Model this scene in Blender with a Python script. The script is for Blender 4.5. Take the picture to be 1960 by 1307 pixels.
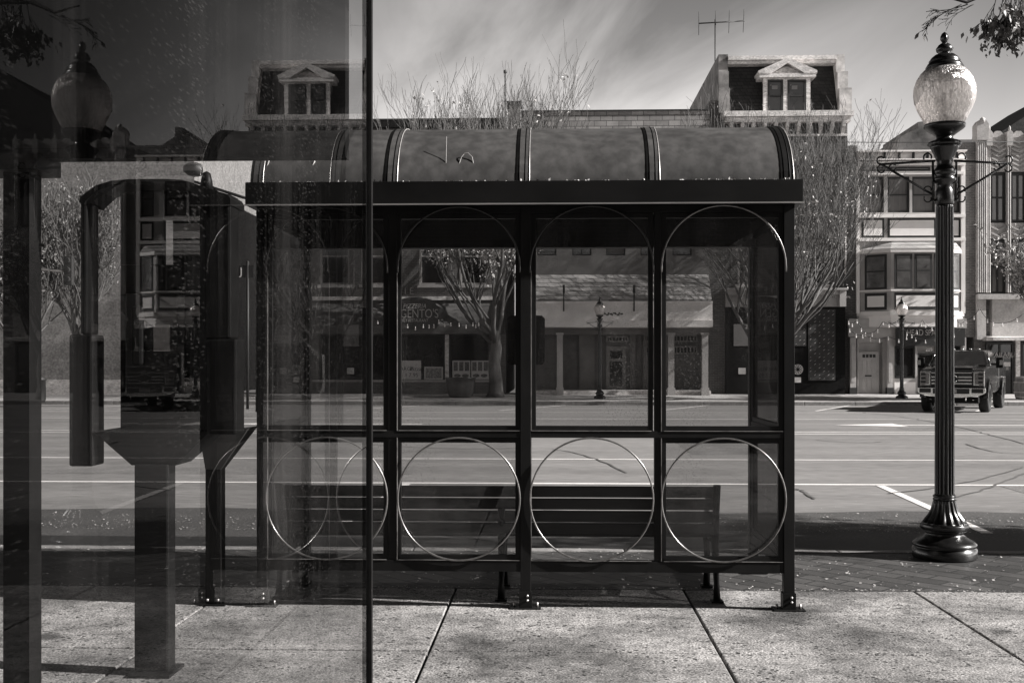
import bpy, math, random
from mathutils import Vector, Matrix, noise
random.seed(7)
R = math.radians
for o in list(bpy.data.objects): bpy.data.objects.remove(o)
S = bpy.context.scene; COL = S.collection

# ------------------------------------------------------------ camera
F = 2178.0; CX = 980.0; HY = 692.0; CH = 1.6; TH = R(2.1)
cd = bpy.data.cameras.new('camera'); cam = bpy.data.objects.new('camera', cd); COL.objects.link(cam)
cam.location = (0, 0, CH); cam.rotation_euler = (R(90), 0, TH)
cd.sensor_width = 36; cd.lens = F / 1960 * 36; cd.shift_y = 38.5 / 1960
cd.clip_start = .05; cd.clip_end = 3000
S.camera = cam
# ------------------------------------------------------------ sky + sun
SUN_E, SUN_B = R(30), R(8)          # elevation; degrees the sun stands behind the camera plane, on the right
w = bpy.data.worlds.new("World"); S.world = w; w.use_nodes = True
nt = w.node_tree; nt.nodes.clear(); N = nt.nodes.new; L = nt.links.new
out = N('ShaderNodeOutputWorld'); bg = N('ShaderNodeBackground'); L(bg.outputs[0], out.inputs[0])
sky = N('ShaderNodeTexSky'); sky.sky_type = 'NISHITA'; sky.sun_disc = False
sky.sun_elevation = SUN_E; sky.sun_rotation = R(95); sky.air_density = 1.0; sky.dust_density = 1.2
sep = N('ShaderNodeSeparateColor'); L(sky.outputs[0], sep.inputs[0])       # black and white film behind a red filter
pw = N('ShaderNodeMath'); pw.operation = 'POWER'; L(sep.outputs[0], pw.inputs[0]); pw.inputs[1].default_value = 1.0
tc = N('ShaderNodeTexCoord'); mq = N('ShaderNodeMapping'); L(tc.outputs['Generated'], mq.inputs[0]); mq.inputs['Rotation'].default_value = (0, R(42), 0)
mp = N('ShaderNodeMapping'); L(mq.outputs[0], mp.inputs[0]); mp.inputs['Scale'].default_value = (2.4, 2.5, 6.5)
mp.inputs['Location'].default_value = (0.4, 0, .35)
n1 = N('ShaderNodeTexNoise'); n1.inputs['Scale'].default_value = 1.0; n1.inputs['Detail'].default_value = 9; n1.inputs['Roughness'].default_value = .55
n1.inputs['Distortion'].default_value = .5
L(mp.outputs[0], n1.inputs[0])
cr = N('ShaderNodeMapRange'); cr.inputs[1].default_value = .36; cr.inputs[2].default_value = .78; cr.inputs[3].default_value = 0; cr.inputs[4].default_value = 1
L(n1.outputs[0], cr.inputs[0])
# cirrus gathers around one patch of the sky, straight above the street
dv = N('ShaderNodeVectorMath'); dv.operation = 'DISTANCE'; L(tc.outputs['Generated'], dv.inputs[0]); dv.inputs[1].default_value = (.0, .95, .26)
dm = N('ShaderNodeMapRange'); dm.inputs[1].default_value = .02; dm.inputs[2].default_value = .36; dm.inputs[3].default_value = 1; dm.inputs[4].default_value = 0
L(dv.outputs['Value'], dm.inputs[0])
mu = N('ShaderNodeMath'); mu.operation = 'MULTIPLY'; L(cr.outputs[0], mu.inputs[0]); L(dm.outputs[0], mu.inputs[1])
mu2 = N('ShaderNodeMath'); mu2.operation = 'MULTIPLY_ADD'; L(mu.outputs[0], mu2.inputs[0]); mu2.inputs[1].default_value = 5.2; L(pw.outputs[0], mu2.inputs[2])
# zenith falls off as blue does behind a red filter
sx = N('ShaderNodeSeparateXYZ'); L(tc.outputs['Generated'], sx.inputs[0])
zf = N('ShaderNodeMapRange'); zf.interpolation_type = 'SMOOTHSTEP'; zf.inputs[1].default_value = .05; zf.inputs[2].default_value = .62; zf.inputs[3].default_value = 1; zf.inputs[4].default_value = .02
L(sx.outputs[2], zf.inputs[0])
mz = N('ShaderNodeMath'); mz.operation = 'MULTIPLY'; L(mu2.outputs[0], mz.inputs[0]); L(zf.outputs[0], mz.inputs[1])
hz_ = N('ShaderNodeMapRange'); hz_.interpolation_type = 'SMOOTHSTEP'; hz_.inputs[1].default_value = .02; hz_.inputs[2].default_value = .30; hz_.inputs[3].default_value = 1.75; hz_.inputs[4].default_value = .95
L(sx.outputs[2], hz_.inputs[0]); mh = N('ShaderNodeMath'); mh.operation = 'MULTIPLY'; L(mz.outputs[0], mh.inputs[0]); L(hz_.outputs[0], mh.inputs[1]); mz = mh
cc = N('ShaderNodeCombineColor')
for i, k in enumerate((1.02, .985, .965)):
    m_ = N('ShaderNodeMath'); m_.operation = 'MULTIPLY'; L(mz.outputs[0], m_.inputs[0]); m_.inputs[1].default_value = k; L(m_.outputs[0], cc.inputs[i])
L(cc.outputs[0], bg.inputs[0]); bg.inputs[1].default_value = .096
sl = bpy.data.lights.new('sun', 'SUN'); sl.energy = 5.0; sl.angle = R(.55); sl.color = (1, .975, .95)
sun = bpy.data.objects.new('sun', sl); COL.objects.link(sun)
sd = Vector((-math.cos(SUN_E) * math.cos(SUN_B), math.cos(SUN_E) * math.sin(SUN_B), -math.sin(SUN_E)))
sun.rotation_euler = sd.to_track_quat('-Z', 'Y').to_euler()
vs = S.view_settings; vs.view_transform = 'Standard'; vs.look = 'None'; vs.exposure = 1.16; vs.gamma = 1; vs.use_curve_mapping = False
S.render.engine = 'CYCLES'
S.cycles.transparent_max_bounces = 40; S.cycles.max_bounces = 10; S.cycles.glossy_bounces = 5; S.cycles.transmission_bounces = 8
S.cycles.caustics_reflective = False; S.cycles.caustics_refractive = False

# ------------------------------------------------------------ measuring helpers (photo measurements -> metres)
def PX(px, Y): return math.tan(math.atan((px - CX) / F) - TH) * Y
def dep(x, y): return -x * math.sin(TH) + y * math.cos(TH)
def PZ(px, py, Y): return CH + (HY - py) / F * dep(PX(px, Y), Y)
def G(px, py, z=0.0):
    d = (CH - z) * F / (py - HY); l = (px - CX) / F * d
    return (l * math.cos(TH) - d * math.sin(TH), l * math.sin(TH) + d * math.cos(TH))

# ------------------------------------------------------------ object helpers
WL = {}
def tag(o, label=None, cat=None, group=None, kind=None):
    if label: o['label'] = label
    if cat: o['category'] = cat
    if group: o['group'] = group
    if kind: o['kind'] = kind
    return o
def empty(name, loc, label=None, cat=None, group=None, rz=0):
    o = bpy.data.objects.new(name, None); COL.objects.link(o); o.location = loc; o.rotation_euler.z = rz
    o.empty_display_size = .2; WL[o] = Vector(loc); return tag(o, label, cat, group)
def copy_tree(o, parent=None):
    c = o.copy(); COL.objects.link(c); c.parent = parent
    if parent is None: WL[c] = Vector(o.location)
    for ch in [x for x in bpy.data.objects if x.parent == o]: copy_tree(ch, c)
    return c
class MB:
    def __init__(s): s.v = []; s.f = []; s.sm = []
    def add(s, vs, fs, smooth=False):
        b = len(s.v); s.v += [tuple(p) for p in vs]; s.f += [tuple(i + b for i in f) for f in fs]; s.sm += [smooth] * len(fs); return s
    def box(s, x0, x1, y0, y1, z0, z1):
        if x0 > x1: x0, x1 = x1, x0
        if y0 > y1: y0, y1 = y1, y0
        if z0 > z1: z0, z1 = z1, z0
        return s.add([(x0, y0, z0), (x1, y0, z0), (x1, y1, z0), (x0, y1, z0), (x0, y0, z1), (x1, y0, z1), (x1, y1, z1), (x0, y1, z1)],
                     [(0, 3, 2, 1), (4, 5, 6, 7), (0, 1, 5, 4), (1, 2, 6, 5), (2, 3, 7, 6), (3, 0, 4, 7)])
    def quad(s, a, b, c, d): return s.add([a, b, c, d], [(0, 1, 2, 3)])
    def loft(s, A, B):      # two rings of equal length -> closed solid
        n = len(A); fs = [(i, (i + 1) % n, n + (i + 1) % n, n + i) for i in range(n)]
        fs += [tuple(range(n - 1, -1, -1)), tuple(range(n, 2 * n))]
        return s.add(list(A) + list(B), fs)
    def prism(s, pts, axis, a, b):   # polygon in the plane normal to axis
        def p(u, v, t): return (t, u, v) if axis == 'x' else ((u, t, v) if axis == 'y' else (u, v, t))
        return s.loft([p(u, v, a) for u, v in pts], [p(u, v, b) for u, v in pts])
    def tube(s, path, rad, n=8, smooth=True, close=False):
        path = [Vector(p) for p in path]; m = len(path)
        rs = rad if isinstance(rad, (list, tuple)) else [rad] * m
        vs = []; up = Vector((0.31, 0.17, .93)).normalized(); last = None
        for i, p in enumerate(path):
            if close: t = (path[(i + 1) % m] - path[i - 1])
            else: t = path[min(i + 1, m - 1)] - path[max(i - 1, 0)]
            t = t.normalized() if t.length > 1e-9 else Vector((0, 0, 1))
            if last is None:
                a = t.cross(up)
                if a.length < .1: a = t.cross(Vector((1, 0, 0)))
            else: a = last - t * last.dot(t)
            a.normalize(); last = a; b = t.cross(a)
            for k in range(n):
                q = 2 * math.pi * k / n; vs.append(p + (a * math.cos(q) + b * math.sin(q)) * rs[i])
        fs = []
        for i in range(m if close else m - 1):
            j = (i + 1) % m
            for k in range(n): fs.append((i * n + k, i * n + (k + 1) % n, j * n + (k + 1) % n, j * n + k))
        if not close: fs += [tuple(range(n - 1, -1, -1)), tuple((m - 1) * n + k for k in range(n))]
        return s.add(vs, fs, smooth)
    def lathe(s, prof, c=(0, 0, 0), n=32, flute=None, smooth=True):
        vs = []; m = len(prof)
        for i, (r, z) in enumerate(prof):
            for k in range(n):
                q = 2 * math.pi * k / n; rr = r
                if flute and flute[0] <= i <= flute[1]: rr = r * (1 - flute[3] * (.5 - .5 * math.cos(flute[2] * q)))
                vs.append((c[0] + rr * math.cos(q), c[1] + rr * math.sin(q), c[2] + z))
        fs = [(i * n + k, i * n + (k + 1) % n, (i + 1) * n + (k + 1) % n, (i + 1) * n + k) for i in range(m - 1) for k in range(n)]
        fs += [tuple(range(n - 1, -1, -1)), tuple((m - 1) * n + k for k in range(n))]
        return s.add(vs, fs, smooth)
    def build(s, name, mat, parent=None, bevel=0, kind=None, **kw):
        root = parent
        while root is not None and root.parent is not None: root = root.parent
        off = WL[root] if root is not None else Vector((0, 0, 0))
        if parent is None and 'loc' in kw: off = Vector(kw['loc'])
        me = bpy.data.meshes.new(name); me.from_pydata([tuple(Vector(p) - off) for p in s.v], [], s.f)
        me.polygons.foreach_set('use_smooth', s.sm); me.update()
        if mat: me.materials.append(mat)
        o = bpy.data.objects.new(name, me); COL.objects.link(o); o.parent = parent
        if parent is None: o.location = off; WL[o] = off
        if bevel:
            b = o.modifiers.new('bevel', 'BEVEL'); b.width = bevel; b.segments = 2; b.limit_method = 'ANGLE'
        if kind: o['kind'] = kind
        return o
def text(body, x, z, y, size, mat, name, parent, width=None, italic=0.0, depth=.01, facing=0.0, align='CENTER'):
    c = bpy.data.curves.new(name, 'FONT'); c.body = body; c.size = size; c.extrude = depth; c.align_x = align; c.align_y = 'CENTER'; c.shear = italic
    t = bpy.data.objects.new(name, c); COL.objects.link(t)
    bpy.context.view_layer.update()
    me = bpy.data.meshes.new_from_object(t.evaluated_get(bpy.context.evaluated_depsgraph_get()))
    bpy.data.objects.remove(t)
    xs = [v.co.x for v in me.vertices]; k = 1
    if width and xs: k = width / (max(xs) - min(xs))
    rot = Matrix.Rotation(facing, 4, 'Z') @ Matrix.Rotation(R(90), 4, 'X') @ Matrix.Scale(k, 4, (1, 0, 0))
    me.transform(rot); 
    root = parent
    while root.parent is not None: root = root.parent
    me.transform(Matrix.Translation(Vector((x, y, z)) - WL[root]))
    me.materials.clear(); me.materials.append(mat)
    o = bpy.data.objects.new(name, me); COL.objects.link(o); o.parent = parent
    return o

# ------------------------------------------------------------ materials (black and white film: every surface is a grey)
def grey(v): return (min(1, v * 1.02), v * .985, v * .965, 1)
MATS = {}
def new(name):
    m = bpy.data.materials.new(name); m.use_nodes = True; MATS[name] = m
    return m, m.node_tree.nodes, m.node_tree.links.new, m.node_tree.nodes['Principled BSDF']
def M(name, v, rough=.75, var=.25, scale=3.0, bump=0.0, metal=0.0, spec=.5, stretch=(1, 1, 1), fine=0.0, fscale=60):
    m, n, l, p = new(name)
    t = n.new('ShaderNodeTexCoord'); mp = n.new('ShaderNodeMapping'); l(t.outputs['Object'], mp.inputs[0]); mp.inputs['Scale'].default_value = stretch
    a = n.new('ShaderNodeTexNoise'); a.inputs['Scale'].default_value = scale; a.inputs['Detail'].default_value = 7; a.inputs['Roughness'].default_value = .62
    l(mp.outputs[0], a.inputs[0])
    r = n.new('ShaderNodeValToRGB'); r.color_ramp.elements[0].position = .3; r.color_ramp.elements[1].position = .7
    r.color_ramp.elements[0].color = grey(v * (1 - var)); r.color_ramp.elements[1].color = grey(v * (1 + var)); l(a.outputs[0], r.inputs[0])
    src = r.outputs[0]
    if fine:
        b = n.new('ShaderNodeTexNoise'); b.inputs['Scale'].default_value = fscale; b.inputs['Detail'].default_value = 3; l(mp.outputs[0], b.inputs[0])
        mr = n.new('ShaderNodeMapRange'); mr.inputs[1].default_value = .35; mr.inputs[2].default_value = .65; mr.inputs[3].default_value = 1 - fine; mr.inputs[4].default_value = 1 + fine; l(b.outputs[0], mr.inputs[0])
        mx = n.new('ShaderNodeVectorMath'); mx.operation = 'SCALE'; l(src, mx.inputs[0]); l(mr.outputs[0], mx.inputs['Scale']); src = mx.outputs[0]
    l(src, p.inputs['Base Color'])
    p.inputs['Roughness'].default_value = rough; p.inputs['Metallic'].default_value = metal; p.inputs['Specular IOR Level'].default_value = spec
    if bump:
        bn = n.new('ShaderNodeBump'); bn.inputs['Strength'].default_value = 1; bn.inputs['Distance'].default_value = bump; l(a.outputs[0], bn.inputs['Height']); l(bn.outputs[0], p.inputs['Normal'])
    return m
def BRICK(name, v1, v2, mortar, bw, bh, ms=.012, rough=.85, plane='xz', rot=0, bump=.004, var=.3, offset=.5):
    m, n, l, p = new(name)
    t = n.new('ShaderNodeTexCoord'); s = n.new('ShaderNodeSeparateXYZ'); l(t.outputs['Object'], s.inputs[0]); c = n.new('ShaderNodeCombineXYZ')
    if plane == 'xz':
        ad = n.new('ShaderNodeMath'); l(s.outputs[0], ad.inputs[0]); l(s.outputs[1], ad.inputs[1]); l(ad.outputs[0], c.inputs[0]); l(s.outputs[2], c.inputs[1])
    else: l(s.outputs[0], c.inputs[0]); l(s.outputs[1], c.inputs[1])
    mp = n.new('ShaderNodeMapping'); l(c.outputs[0], mp.inputs[0]); mp.inputs['Rotation'].default_value = (0, 0, rot)
    b = n.new('ShaderNodeTexBrick'); l(mp.outputs[0], b.inputs[0]); b.inputs['Scale'].default_value = 1; b.offset = offset
    b.inputs['Brick Width'].default_value = bw; b.inputs['Row Height'].default_value = bh; b.inputs['Mortar Size'].default_value = ms; b.inputs['Mortar Smooth'].default_value = .1
    b.inputs['Color1'].default_value = grey(v1); b.inputs['Color2'].default_value = grey(v2); b.inputs['Mortar'].default_value = grey(mortar); b.inputs['Bias'].default_value = 0
    a = n.new('ShaderNodeTexNoise'); a.inputs['Scale'].default_value = 1.3; a.inputs['Detail'].default_value = 8; a.inputs['Roughness'].default_value = .7; l(t.outputs['Object'], a.inputs[0])
    mr = n.new('ShaderNodeMapRange'); mr.inputs[1].default_value = .3; mr.inputs[2].default_value = .7; mr.inputs[3].default_value = 1 - var; mr.inputs[4].default_value = 1 + var; l(a.outputs[0], mr.inputs[0])
    mx = n.new('ShaderNodeVectorMath'); mx.operation = 'SCALE'; l(b.outputs[0], mx.inputs[0]); l(mr.outputs[0], mx.inputs['Scale']); l(mx.outputs[0], p.inputs['Base Color'])
    p.inputs['Roughness'].default_value = rough
    bn = n.new('ShaderNodeBump'); bn.inputs['Distance'].default_value = bump; bn.invert = True; l(b.outputs['Fac'], bn.inputs['Height']); l(bn.outputs[0], p.inputs['Normal'])
    return m
def GLASS(name, trans, refl=1.0, one=False, dust=.0, expo=5, f0=.045, thr=None, spot_scale=(1, 1, 1), dscale=6, dv=.35, streak=(1, 1, .15), rough=0.0, spots=0.0):
    """sheet glass: straight-through tint, Schlick mirror reflection, a film of dust"""
    m, n, l, p = new(name); n.remove(p); o = n['Material Output']
    tr = n.new('ShaderNodeBsdfTransparent'); tr.inputs[0].default_value = (trans, trans, trans, 1)
    gl = n.new('ShaderNodeBsdfGlossy'); gl.inputs['Color'].default_value = (refl, refl, refl, 1); gl.inputs['Roughness'].default_value = rough
    lw = n.new('ShaderNodeLayerWeight'); lw.inputs[0].default_value = .5
    pw = n.new('ShaderNodeMath'); pw.operation = 'POWER'; l(lw.outputs['Facing'], pw.inputs[0]); pw.inputs[1].default_value = expo
    ma = n.new('ShaderNodeMath'); ma.operation = 'MULTIPLY_ADD'; l(pw.outputs[0], ma.inputs[0]); ma.inputs[1].default_value = .94; ma.inputs[2].default_value = f0
    if one:
        ge = n.new('ShaderNodeNewGeometry'); iv = n.new('ShaderNodeMath'); iv.operation = 'SUBTRACT'; iv.inputs[0].default_value = 1; l(ge.outputs['Backfacing'], iv.inputs[1])
        m9 = n.new('ShaderNodeMath'); m9.operation = 'MULTIPLY'; l(ma.outputs[0], m9.inputs[0]); l(iv.outputs[0], m9.inputs[1]); ma = m9
    mx = n.new('ShaderNodeMixShader'); l(ma.outputs[0], mx.inputs[0]); l(tr.outputs[0], mx.inputs[1]); l(gl.outputs[0], mx.inputs[2])
    last = mx
    if dust:
        t = n.new('ShaderNodeTexCoord'); mp = n.new('ShaderNodeMapping'); l(t.outputs['Object'], mp.inputs[0]); mp.inputs['Scale'].default_value = streak
        a = n.new('ShaderNodeTexNoise'); a.inputs['Scale'].default_value = dscale; a.inputs['Detail'].default_value = 9; a.inputs['Roughness'].default_value = .7; l(mp.outputs[0], a.inputs[0])
        mr = n.new('ShaderNodeMapRange'); mr.inputs[1].default_value = .38; mr.inputs[2].default_value = .72; mr.inputs[3].default_value = dust * .25; mr.inputs[4].default_value = dust * 1.9; l(a.outputs[0], mr.inputs[0])
        if thr: mr.inputs[1].default_value, mr.inputs[2].default_value, mr.inputs[3].default_value = thr[0], thr[1], 0
        fac = mr.outputs[0]
        if spots:
            v = n.new('ShaderNodeTexVoronoi'); v.inputs['Scale'].default_value = 210 if one else 60; ms_ = n.new('ShaderNodeMapping'); ms_.inputs['Scale'].default_value = spot_scale; l(t.outputs['Object'], ms_.inputs[0]); l(ms_.outputs[0], v.inputs[0])
            b = n.new('ShaderNodeTexNoise'); b.inputs['Scale'].default_value = 3.0; b.inputs['Detail'].default_value = 5; l(mp.outputs[0], b.inputs[0])
            th = n.new('ShaderNodeMapRange'); th.inputs[1].default_value = .14; th.inputs[2].default_value = .30; th.inputs[3].default_value = 1; th.inputs[4].default_value = 0; l(v.outputs['Distance'], th.inputs[0])
            t2 = n.new('ShaderNodeMapRange'); t2.inputs[1].default_value = .48; t2.inputs[2].default_value = .62; t2.inputs[3].default_value = 0; t2.inputs[4].default_value = spots; l(b.outputs[0], t2.inputs[0])
            k = n.new('ShaderNodeMath'); k.operation = 'MULTIPLY_ADD'; l(th.outputs[0], k.inputs[0]); l(t2.outputs[0], k.inputs[1]); l(fac, k.inputs[2]); fac = k.outputs[0]
        d = n.new('ShaderNodeBsdfDiffuse'); d.inputs[0].default_value = grey(dv)
        m2 = n.new('ShaderNodeMixShader'); l(fac, m2.inputs[0]); l(mx.outputs[0], m2.inputs[1]); l(d.outputs[0], m2.inputs[2]); last = m2
    l(last.outputs[0], o.inputs[0]); return m

black = M('black_enamel', .006, rough=.5, var=.5, scale=8, spec=.14)
shelter_paint = M('dark_green_black_paint', .008, rough=.5, var=.5, scale=6, spec=.2, bump=.0006, stretch=(1, 1, .4))
bright_edge = M('bare_metal_edge', .55, rough=.4, var=.3, scale=30, metal=.6)
ring_metal = M('painted_steel_ring', .22, rough=.3, var=.35, scale=20, metal=.7)
roofm = M('weathered_roof_sheet', .058, rough=.6, var=.38, scale=2.0, spec=.3, stretch=(.8, 1, .6), fine=.22, fscale=16)
steel = M('galvanised_steel', .5, rough=.35, var=.2, scale=20, metal=.8)
bench_wood = M('dark_bench_slat', .014, rough=.45, var=.5, scale=9, stretch=(.3, 2, 2), bump=.001)
win_glass = M('window_glass', .035, rough=.06, var=.6, scale=.6, spec=.9, bump=.004)
shop_glass = M('shop_window_glass', .016, rough=.05, var=.6, scale=.5, spec=.6)
trim_l = M('pale_grey_trim_paint', .38, rough=.7, var=.14, scale=2)
trim_w = M('white_weathered_paint', .62, rough=.75, var=.35, scale=1.8, stretch=(1, 1, 2.5), fine=.25, fscale=9)
trim_d = M('dark_trim_paint', .018, rough=.6, var=.3)
plaster = M('grey_render', .15, rough=.9, var=.15, scale=1.2)
plaster_m = M('mid_grey_boards', .20, rough=.85, var=.18, scale=1.5)
stone_l = M('pale_terracotta', .40, rough=.7, var=.2, scale=2.2, fine=.12, fscale=14)
brickA = BRICK('dark_red_brick', .12, .085, .17, .23, .075)
brickB = BRICK('brown_brick', .085, .06, .14, .23, .075)
brickC = BRICK('pale_soot_brick', .16, .10, .22, .23, .075)
slate = BRICK('grey_slate_courses', .30, .2, .05, .55, .24, ms=.012, var=.3, bump=.02)
slate_w = BRICK('worn_pent_slates', .36, .24, .06, .5, .2, ms=.012, var=.35, bump=.02)
slate_d = BRICK('black_slate', .035, .018, .006, .28, .17, ms=.012, var=.4, bump=.015)
curtain = M('pale_blind', .16, rough=.9, var=.2, scale=4, stretch=(4, 1, .3))
bark = M('grey_bark', .13, rough=.9, var=.45, scale=5, stretch=(1, 1, .35), bump=.02)
twig = M('twig_bark', .09, rough=.85, var=.3, scale=3)
twig_d = M('dark_twig_bark', .03, rough=.85, var=.3, scale=3)
leafm = M('dry_leaf', .42, rough=.6, var=.4, scale=12)
leafd = M('evergreen_leaf', .16, rough=.6, var=.5, scale=6)
paper = M('poster_paper', .5, rough=.8, var=.1)
ink = M('poster_ink', .05, rough=.7, var=.2)
letter_w = M('white_lettering', .62, rough=.6, var=.1)
letter_g = M('grey_lettering', .35, rough=.6, var=.1)
truck_paint = M('black_car_paint', .012, rough=.16, var=.2, spec=.8)
chrome = M('chrome', .95, rough=.12, var=.1, metal=1)
tyre = M('tyre_rubber', .012, rough=.8, var=.3)
lens = M('headlight_lens', .30, rough=.08, var=.6, scale=20, metal=.3)
terracotta = M('dark_glazed_planter', .06, rough=.35, var=.4, scale=3)
oak = M('oak_barrel', .2, rough=.7, var=.4, scale=5, stretch=(3, 3, .5))
bulb = M('frosted_bulb', .8, rough=.3, var=.05)
road_m = M('worn_asphalt', .185, rough=.7, var=.24, scale=.9, stretch=(.12, 1, 1), fine=.25, fscale=26, bump=0, spec=.4)
gutter_m = M('dark_gutter', .018, rough=.6, var=.3, scale=2.5, fine=.4, fscale=50)
paint_m = M('road_paint', .72, rough=.6, var=.14, scale=4, fine=.12, fscale=40)
curb_m = M('granite_kerb', .2, rough=.8, var=.3, scale=6, fine=.2, fscale=60)
farwalk_m = M('far_concrete', .36, rough=.85, var=.22, scale=.6, fine=.15, fscale=12)
ground_m = M('ground', .12, rough=.9, var=.3, scale=.1)

def concrete_mat():
    m, n, l, p = new('aggregate_concrete')
    t = n.new('ShaderNodeTexCoord'); a = n.new('ShaderNodeTexNoise'); a.inputs['Scale'].default_value = .9; a.inputs['Detail'].default_value = 9; a.inputs['Roughness'].default_value = .65; l(t.outputs['Object'], a.inputs[0])
    r = n.new('ShaderNodeValToRGB'); e = r.color_ramp.elements; e[0].position = .36; e[0].color = grey(.06); e[1].position = .60; e[1].color = grey(.32); l(a.outputs[0], r.inputs[0])
    b = n.new('ShaderNodeTexNoise'); b.inputs['Scale'].default_value = 75; b.inputs['Detail'].default_value = 3; l(t.outputs['Object'], b.inputs[0])
    mr = n.new('ShaderNodeMapRange'); mr.inputs[1].default_value = .36; mr.inputs[2].default_value = .64; mr.inputs[3].default_value = .40; mr.inputs[4].default_value = 1.6; l(b.outputs[0], mr.inputs[0])
    v = n.new('ShaderNodeTexVoronoi'); v.inputs['Scale'].default_value = 24; v.inputs['Randomness'].default_value = 1; 
    nv = n.new('ShaderNodeTexNoise'); nv.inputs['Scale'].default_value = 40; nv.inputs['Detail'].default_value = 2; l(t.outputs['Object'], nv.inputs[0])
    av = n.new('ShaderNodeVectorMath'); av.operation = 'MULTIPLY_ADD'; l(nv.outputs['Color'], av.inputs[0]); av.inputs[1].default_value = (.03, .03, .03); l(t.outputs['Object'], av.inputs[2]); l(av.outputs[0], v.inputs[0])
    pit = n.new('ShaderNodeMapRange'); pit.inputs[1].default_value = .22; pit.inputs[2].default_value = .32; pit.inputs[3].default_value = .06; pit.inputs[4].default_value = 1; l(v.outputs['Distance'], pit.inputs[0])
    c = n.new('ShaderNodeTexNoise'); c.inputs['Scale'].default_value = 5; c.inputs['Detail'].default_value = 4; l(t.outputs['Object'], c.inputs[0])
    pm = n.new('ShaderNodeMapRange'); pm.inputs[1].default_value = .38; pm.inputs[2].default_value = .52; l(c.outputs[0], pm.inputs[0])
    mixp = n.new('ShaderNodeMix'); mixp.inputs[2].default_value = 1; l(pm.outputs[0], mixp.inputs[0]); l(pit.outputs[0], mixp.inputs[3])
    k = n.new('ShaderNodeMath'); k.operation = 'MULTIPLY'; l(mr.outputs[0], k.inputs[0]); l(mixp.outputs[0], k.inputs[1])
    d = n.new('ShaderNodeTexNoise'); d.inputs['Scale'].default_value = 9; d.inputs['Detail'].default_value = 6; d.inputs['Roughness'].default_value = .75; l(t.outputs['Object'], d.inputs[0])
    dm_ = n.new('ShaderNodeMapRange'); dm_.inputs[1].default_value = .36; dm_.inputs[2].default_value = .64; dm_.inputs[3].default_value = .6; dm_.inputs[4].default_value = 1.35; l(d.outputs[0], dm_.inputs[0])
    k2 = n.new('ShaderNodeMath'); k2.operation = 'MULTIPLY'; l(k.outputs[0], k2.inputs[0]); l(dm_.outputs[0], k2.inputs[1])
    ge = n.new('ShaderNodeNewGeometry'); ri = n.new('ShaderNodeMapRange'); ri.inputs[3].default_value = .86; ri.inputs[4].default_value = 1.08; l(ge.outputs['Random Per Island'], ri.inputs[0])
    k3 = n.new('ShaderNodeMath'); k3.operation = 'MULTIPLY'; l(k2.outputs[0], k3.inputs[0]); l(ri.outputs[0], k3.inputs[1]); k = k3
    s = n.new('ShaderNodeVectorMath'); s.operation = 'SCALE'; l(r.outputs[0], s.inputs[0]); l(k.outputs[0], s.inputs['Scale'])
    # gum stains
    g = n.new('ShaderNodeTexVoronoi'); g.inputs['Scale'].default_value = 1.15; l(t.outputs['Object'], g.inputs[0])
    gm = n.new('ShaderNodeMapRange'); gm.inputs[1].default_value = .07; gm.inputs[2].default_value = .13; gm.inputs[3].default_value = .3; gm.inputs[4].default_value = 1; l(g.outputs['Distance'], gm.inputs[0])
    s2 = n.new('ShaderNodeVectorMath'); s2.operation = 'SCALE'; l(s.outputs[0], s2.inputs[0]); l(gm.outputs[0], s2.inputs['Scale'])
    l(s2.outputs[0], p.inputs['Base Color']); p.inputs['Roughness'].default_value = .8
    bn = n.new('ShaderNodeBump'); bn.inputs['Distance'].default_value = .0018; bn.inputs['Strength'].default_value = .8; l(k.outputs[0], bn.inputs['Height']); l(bn.outputs[0], p.inputs['Normal'])
    return m
conc = concrete_mat()
paver = BRICK('diagonal_brick_pavers', .075, .035, .02, .34, .17, ms=.011, plane='xy', rot=R(45), bump=.012, var=.45, rough=.6)

# ============================================================ SETTING
YW0 = G(1300, 1127)[1]; YW1 = G(1300, 1050)[1]           # concrete edge, kerb edge
YJ = G(1300, 1249)[1]
m = MB(); m.box(-900, 900, -200, 2500, -.9, -.6); m.build('ground', ground_m, kind='structure')
FC = 46.0; YF = 51.0; RZ = -.15
# sidewalk: slabs with open joints over a dark bed
bed = MB(); bed.box(-30, 30, -6, YW1 - .13, -.4, -.03); bed.build('sidewalk_bed', gutter_m, kind='structure')
sl_ = MB(); ys = [YW0 - .012, YJ, YJ - 1.72, YJ - 3.45, YJ - 5.2, YJ - 6.9, YJ - 8.6, -6]
jx = [-.69 + 1.6 * k for k in range(-14, 15)]
for i in range(len(ys) - 1):
    for j in range(len(jx) - 1):
        g = .009 if (i % 2) else .010; gx = .009 if j % 2 else .007
        dz = random.uniform(-.002, .001)
        sl_.box(jx[j] + gx, jx[j + 1] - gx, ys[i + 1] + g, ys[i] - g, -.1, dz)
sl_.build('sidewalk', conc, bevel=.006, kind='structure')
bs = MB(); bs.box(-30, 30, YW0, YW1 - .15, -.1, -.004); bs.build('brick_paving', paver, kind='structure')
kb = MB(); xk = -30
while xk < 30: kb.box(xk + .004, xk + 1.8 - .004, YW1 - .148, YW1, -.3, .002); xk += 1.8
kb.build('kerb', curb_m, bevel=.012, kind='structure')
rd = MB(); rd.quad((-160, YW1, RZ), (160, YW1, RZ), (160, FC, RZ), (-160, FC, RZ)); rd.build('road', road_m, kind='structure')
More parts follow.
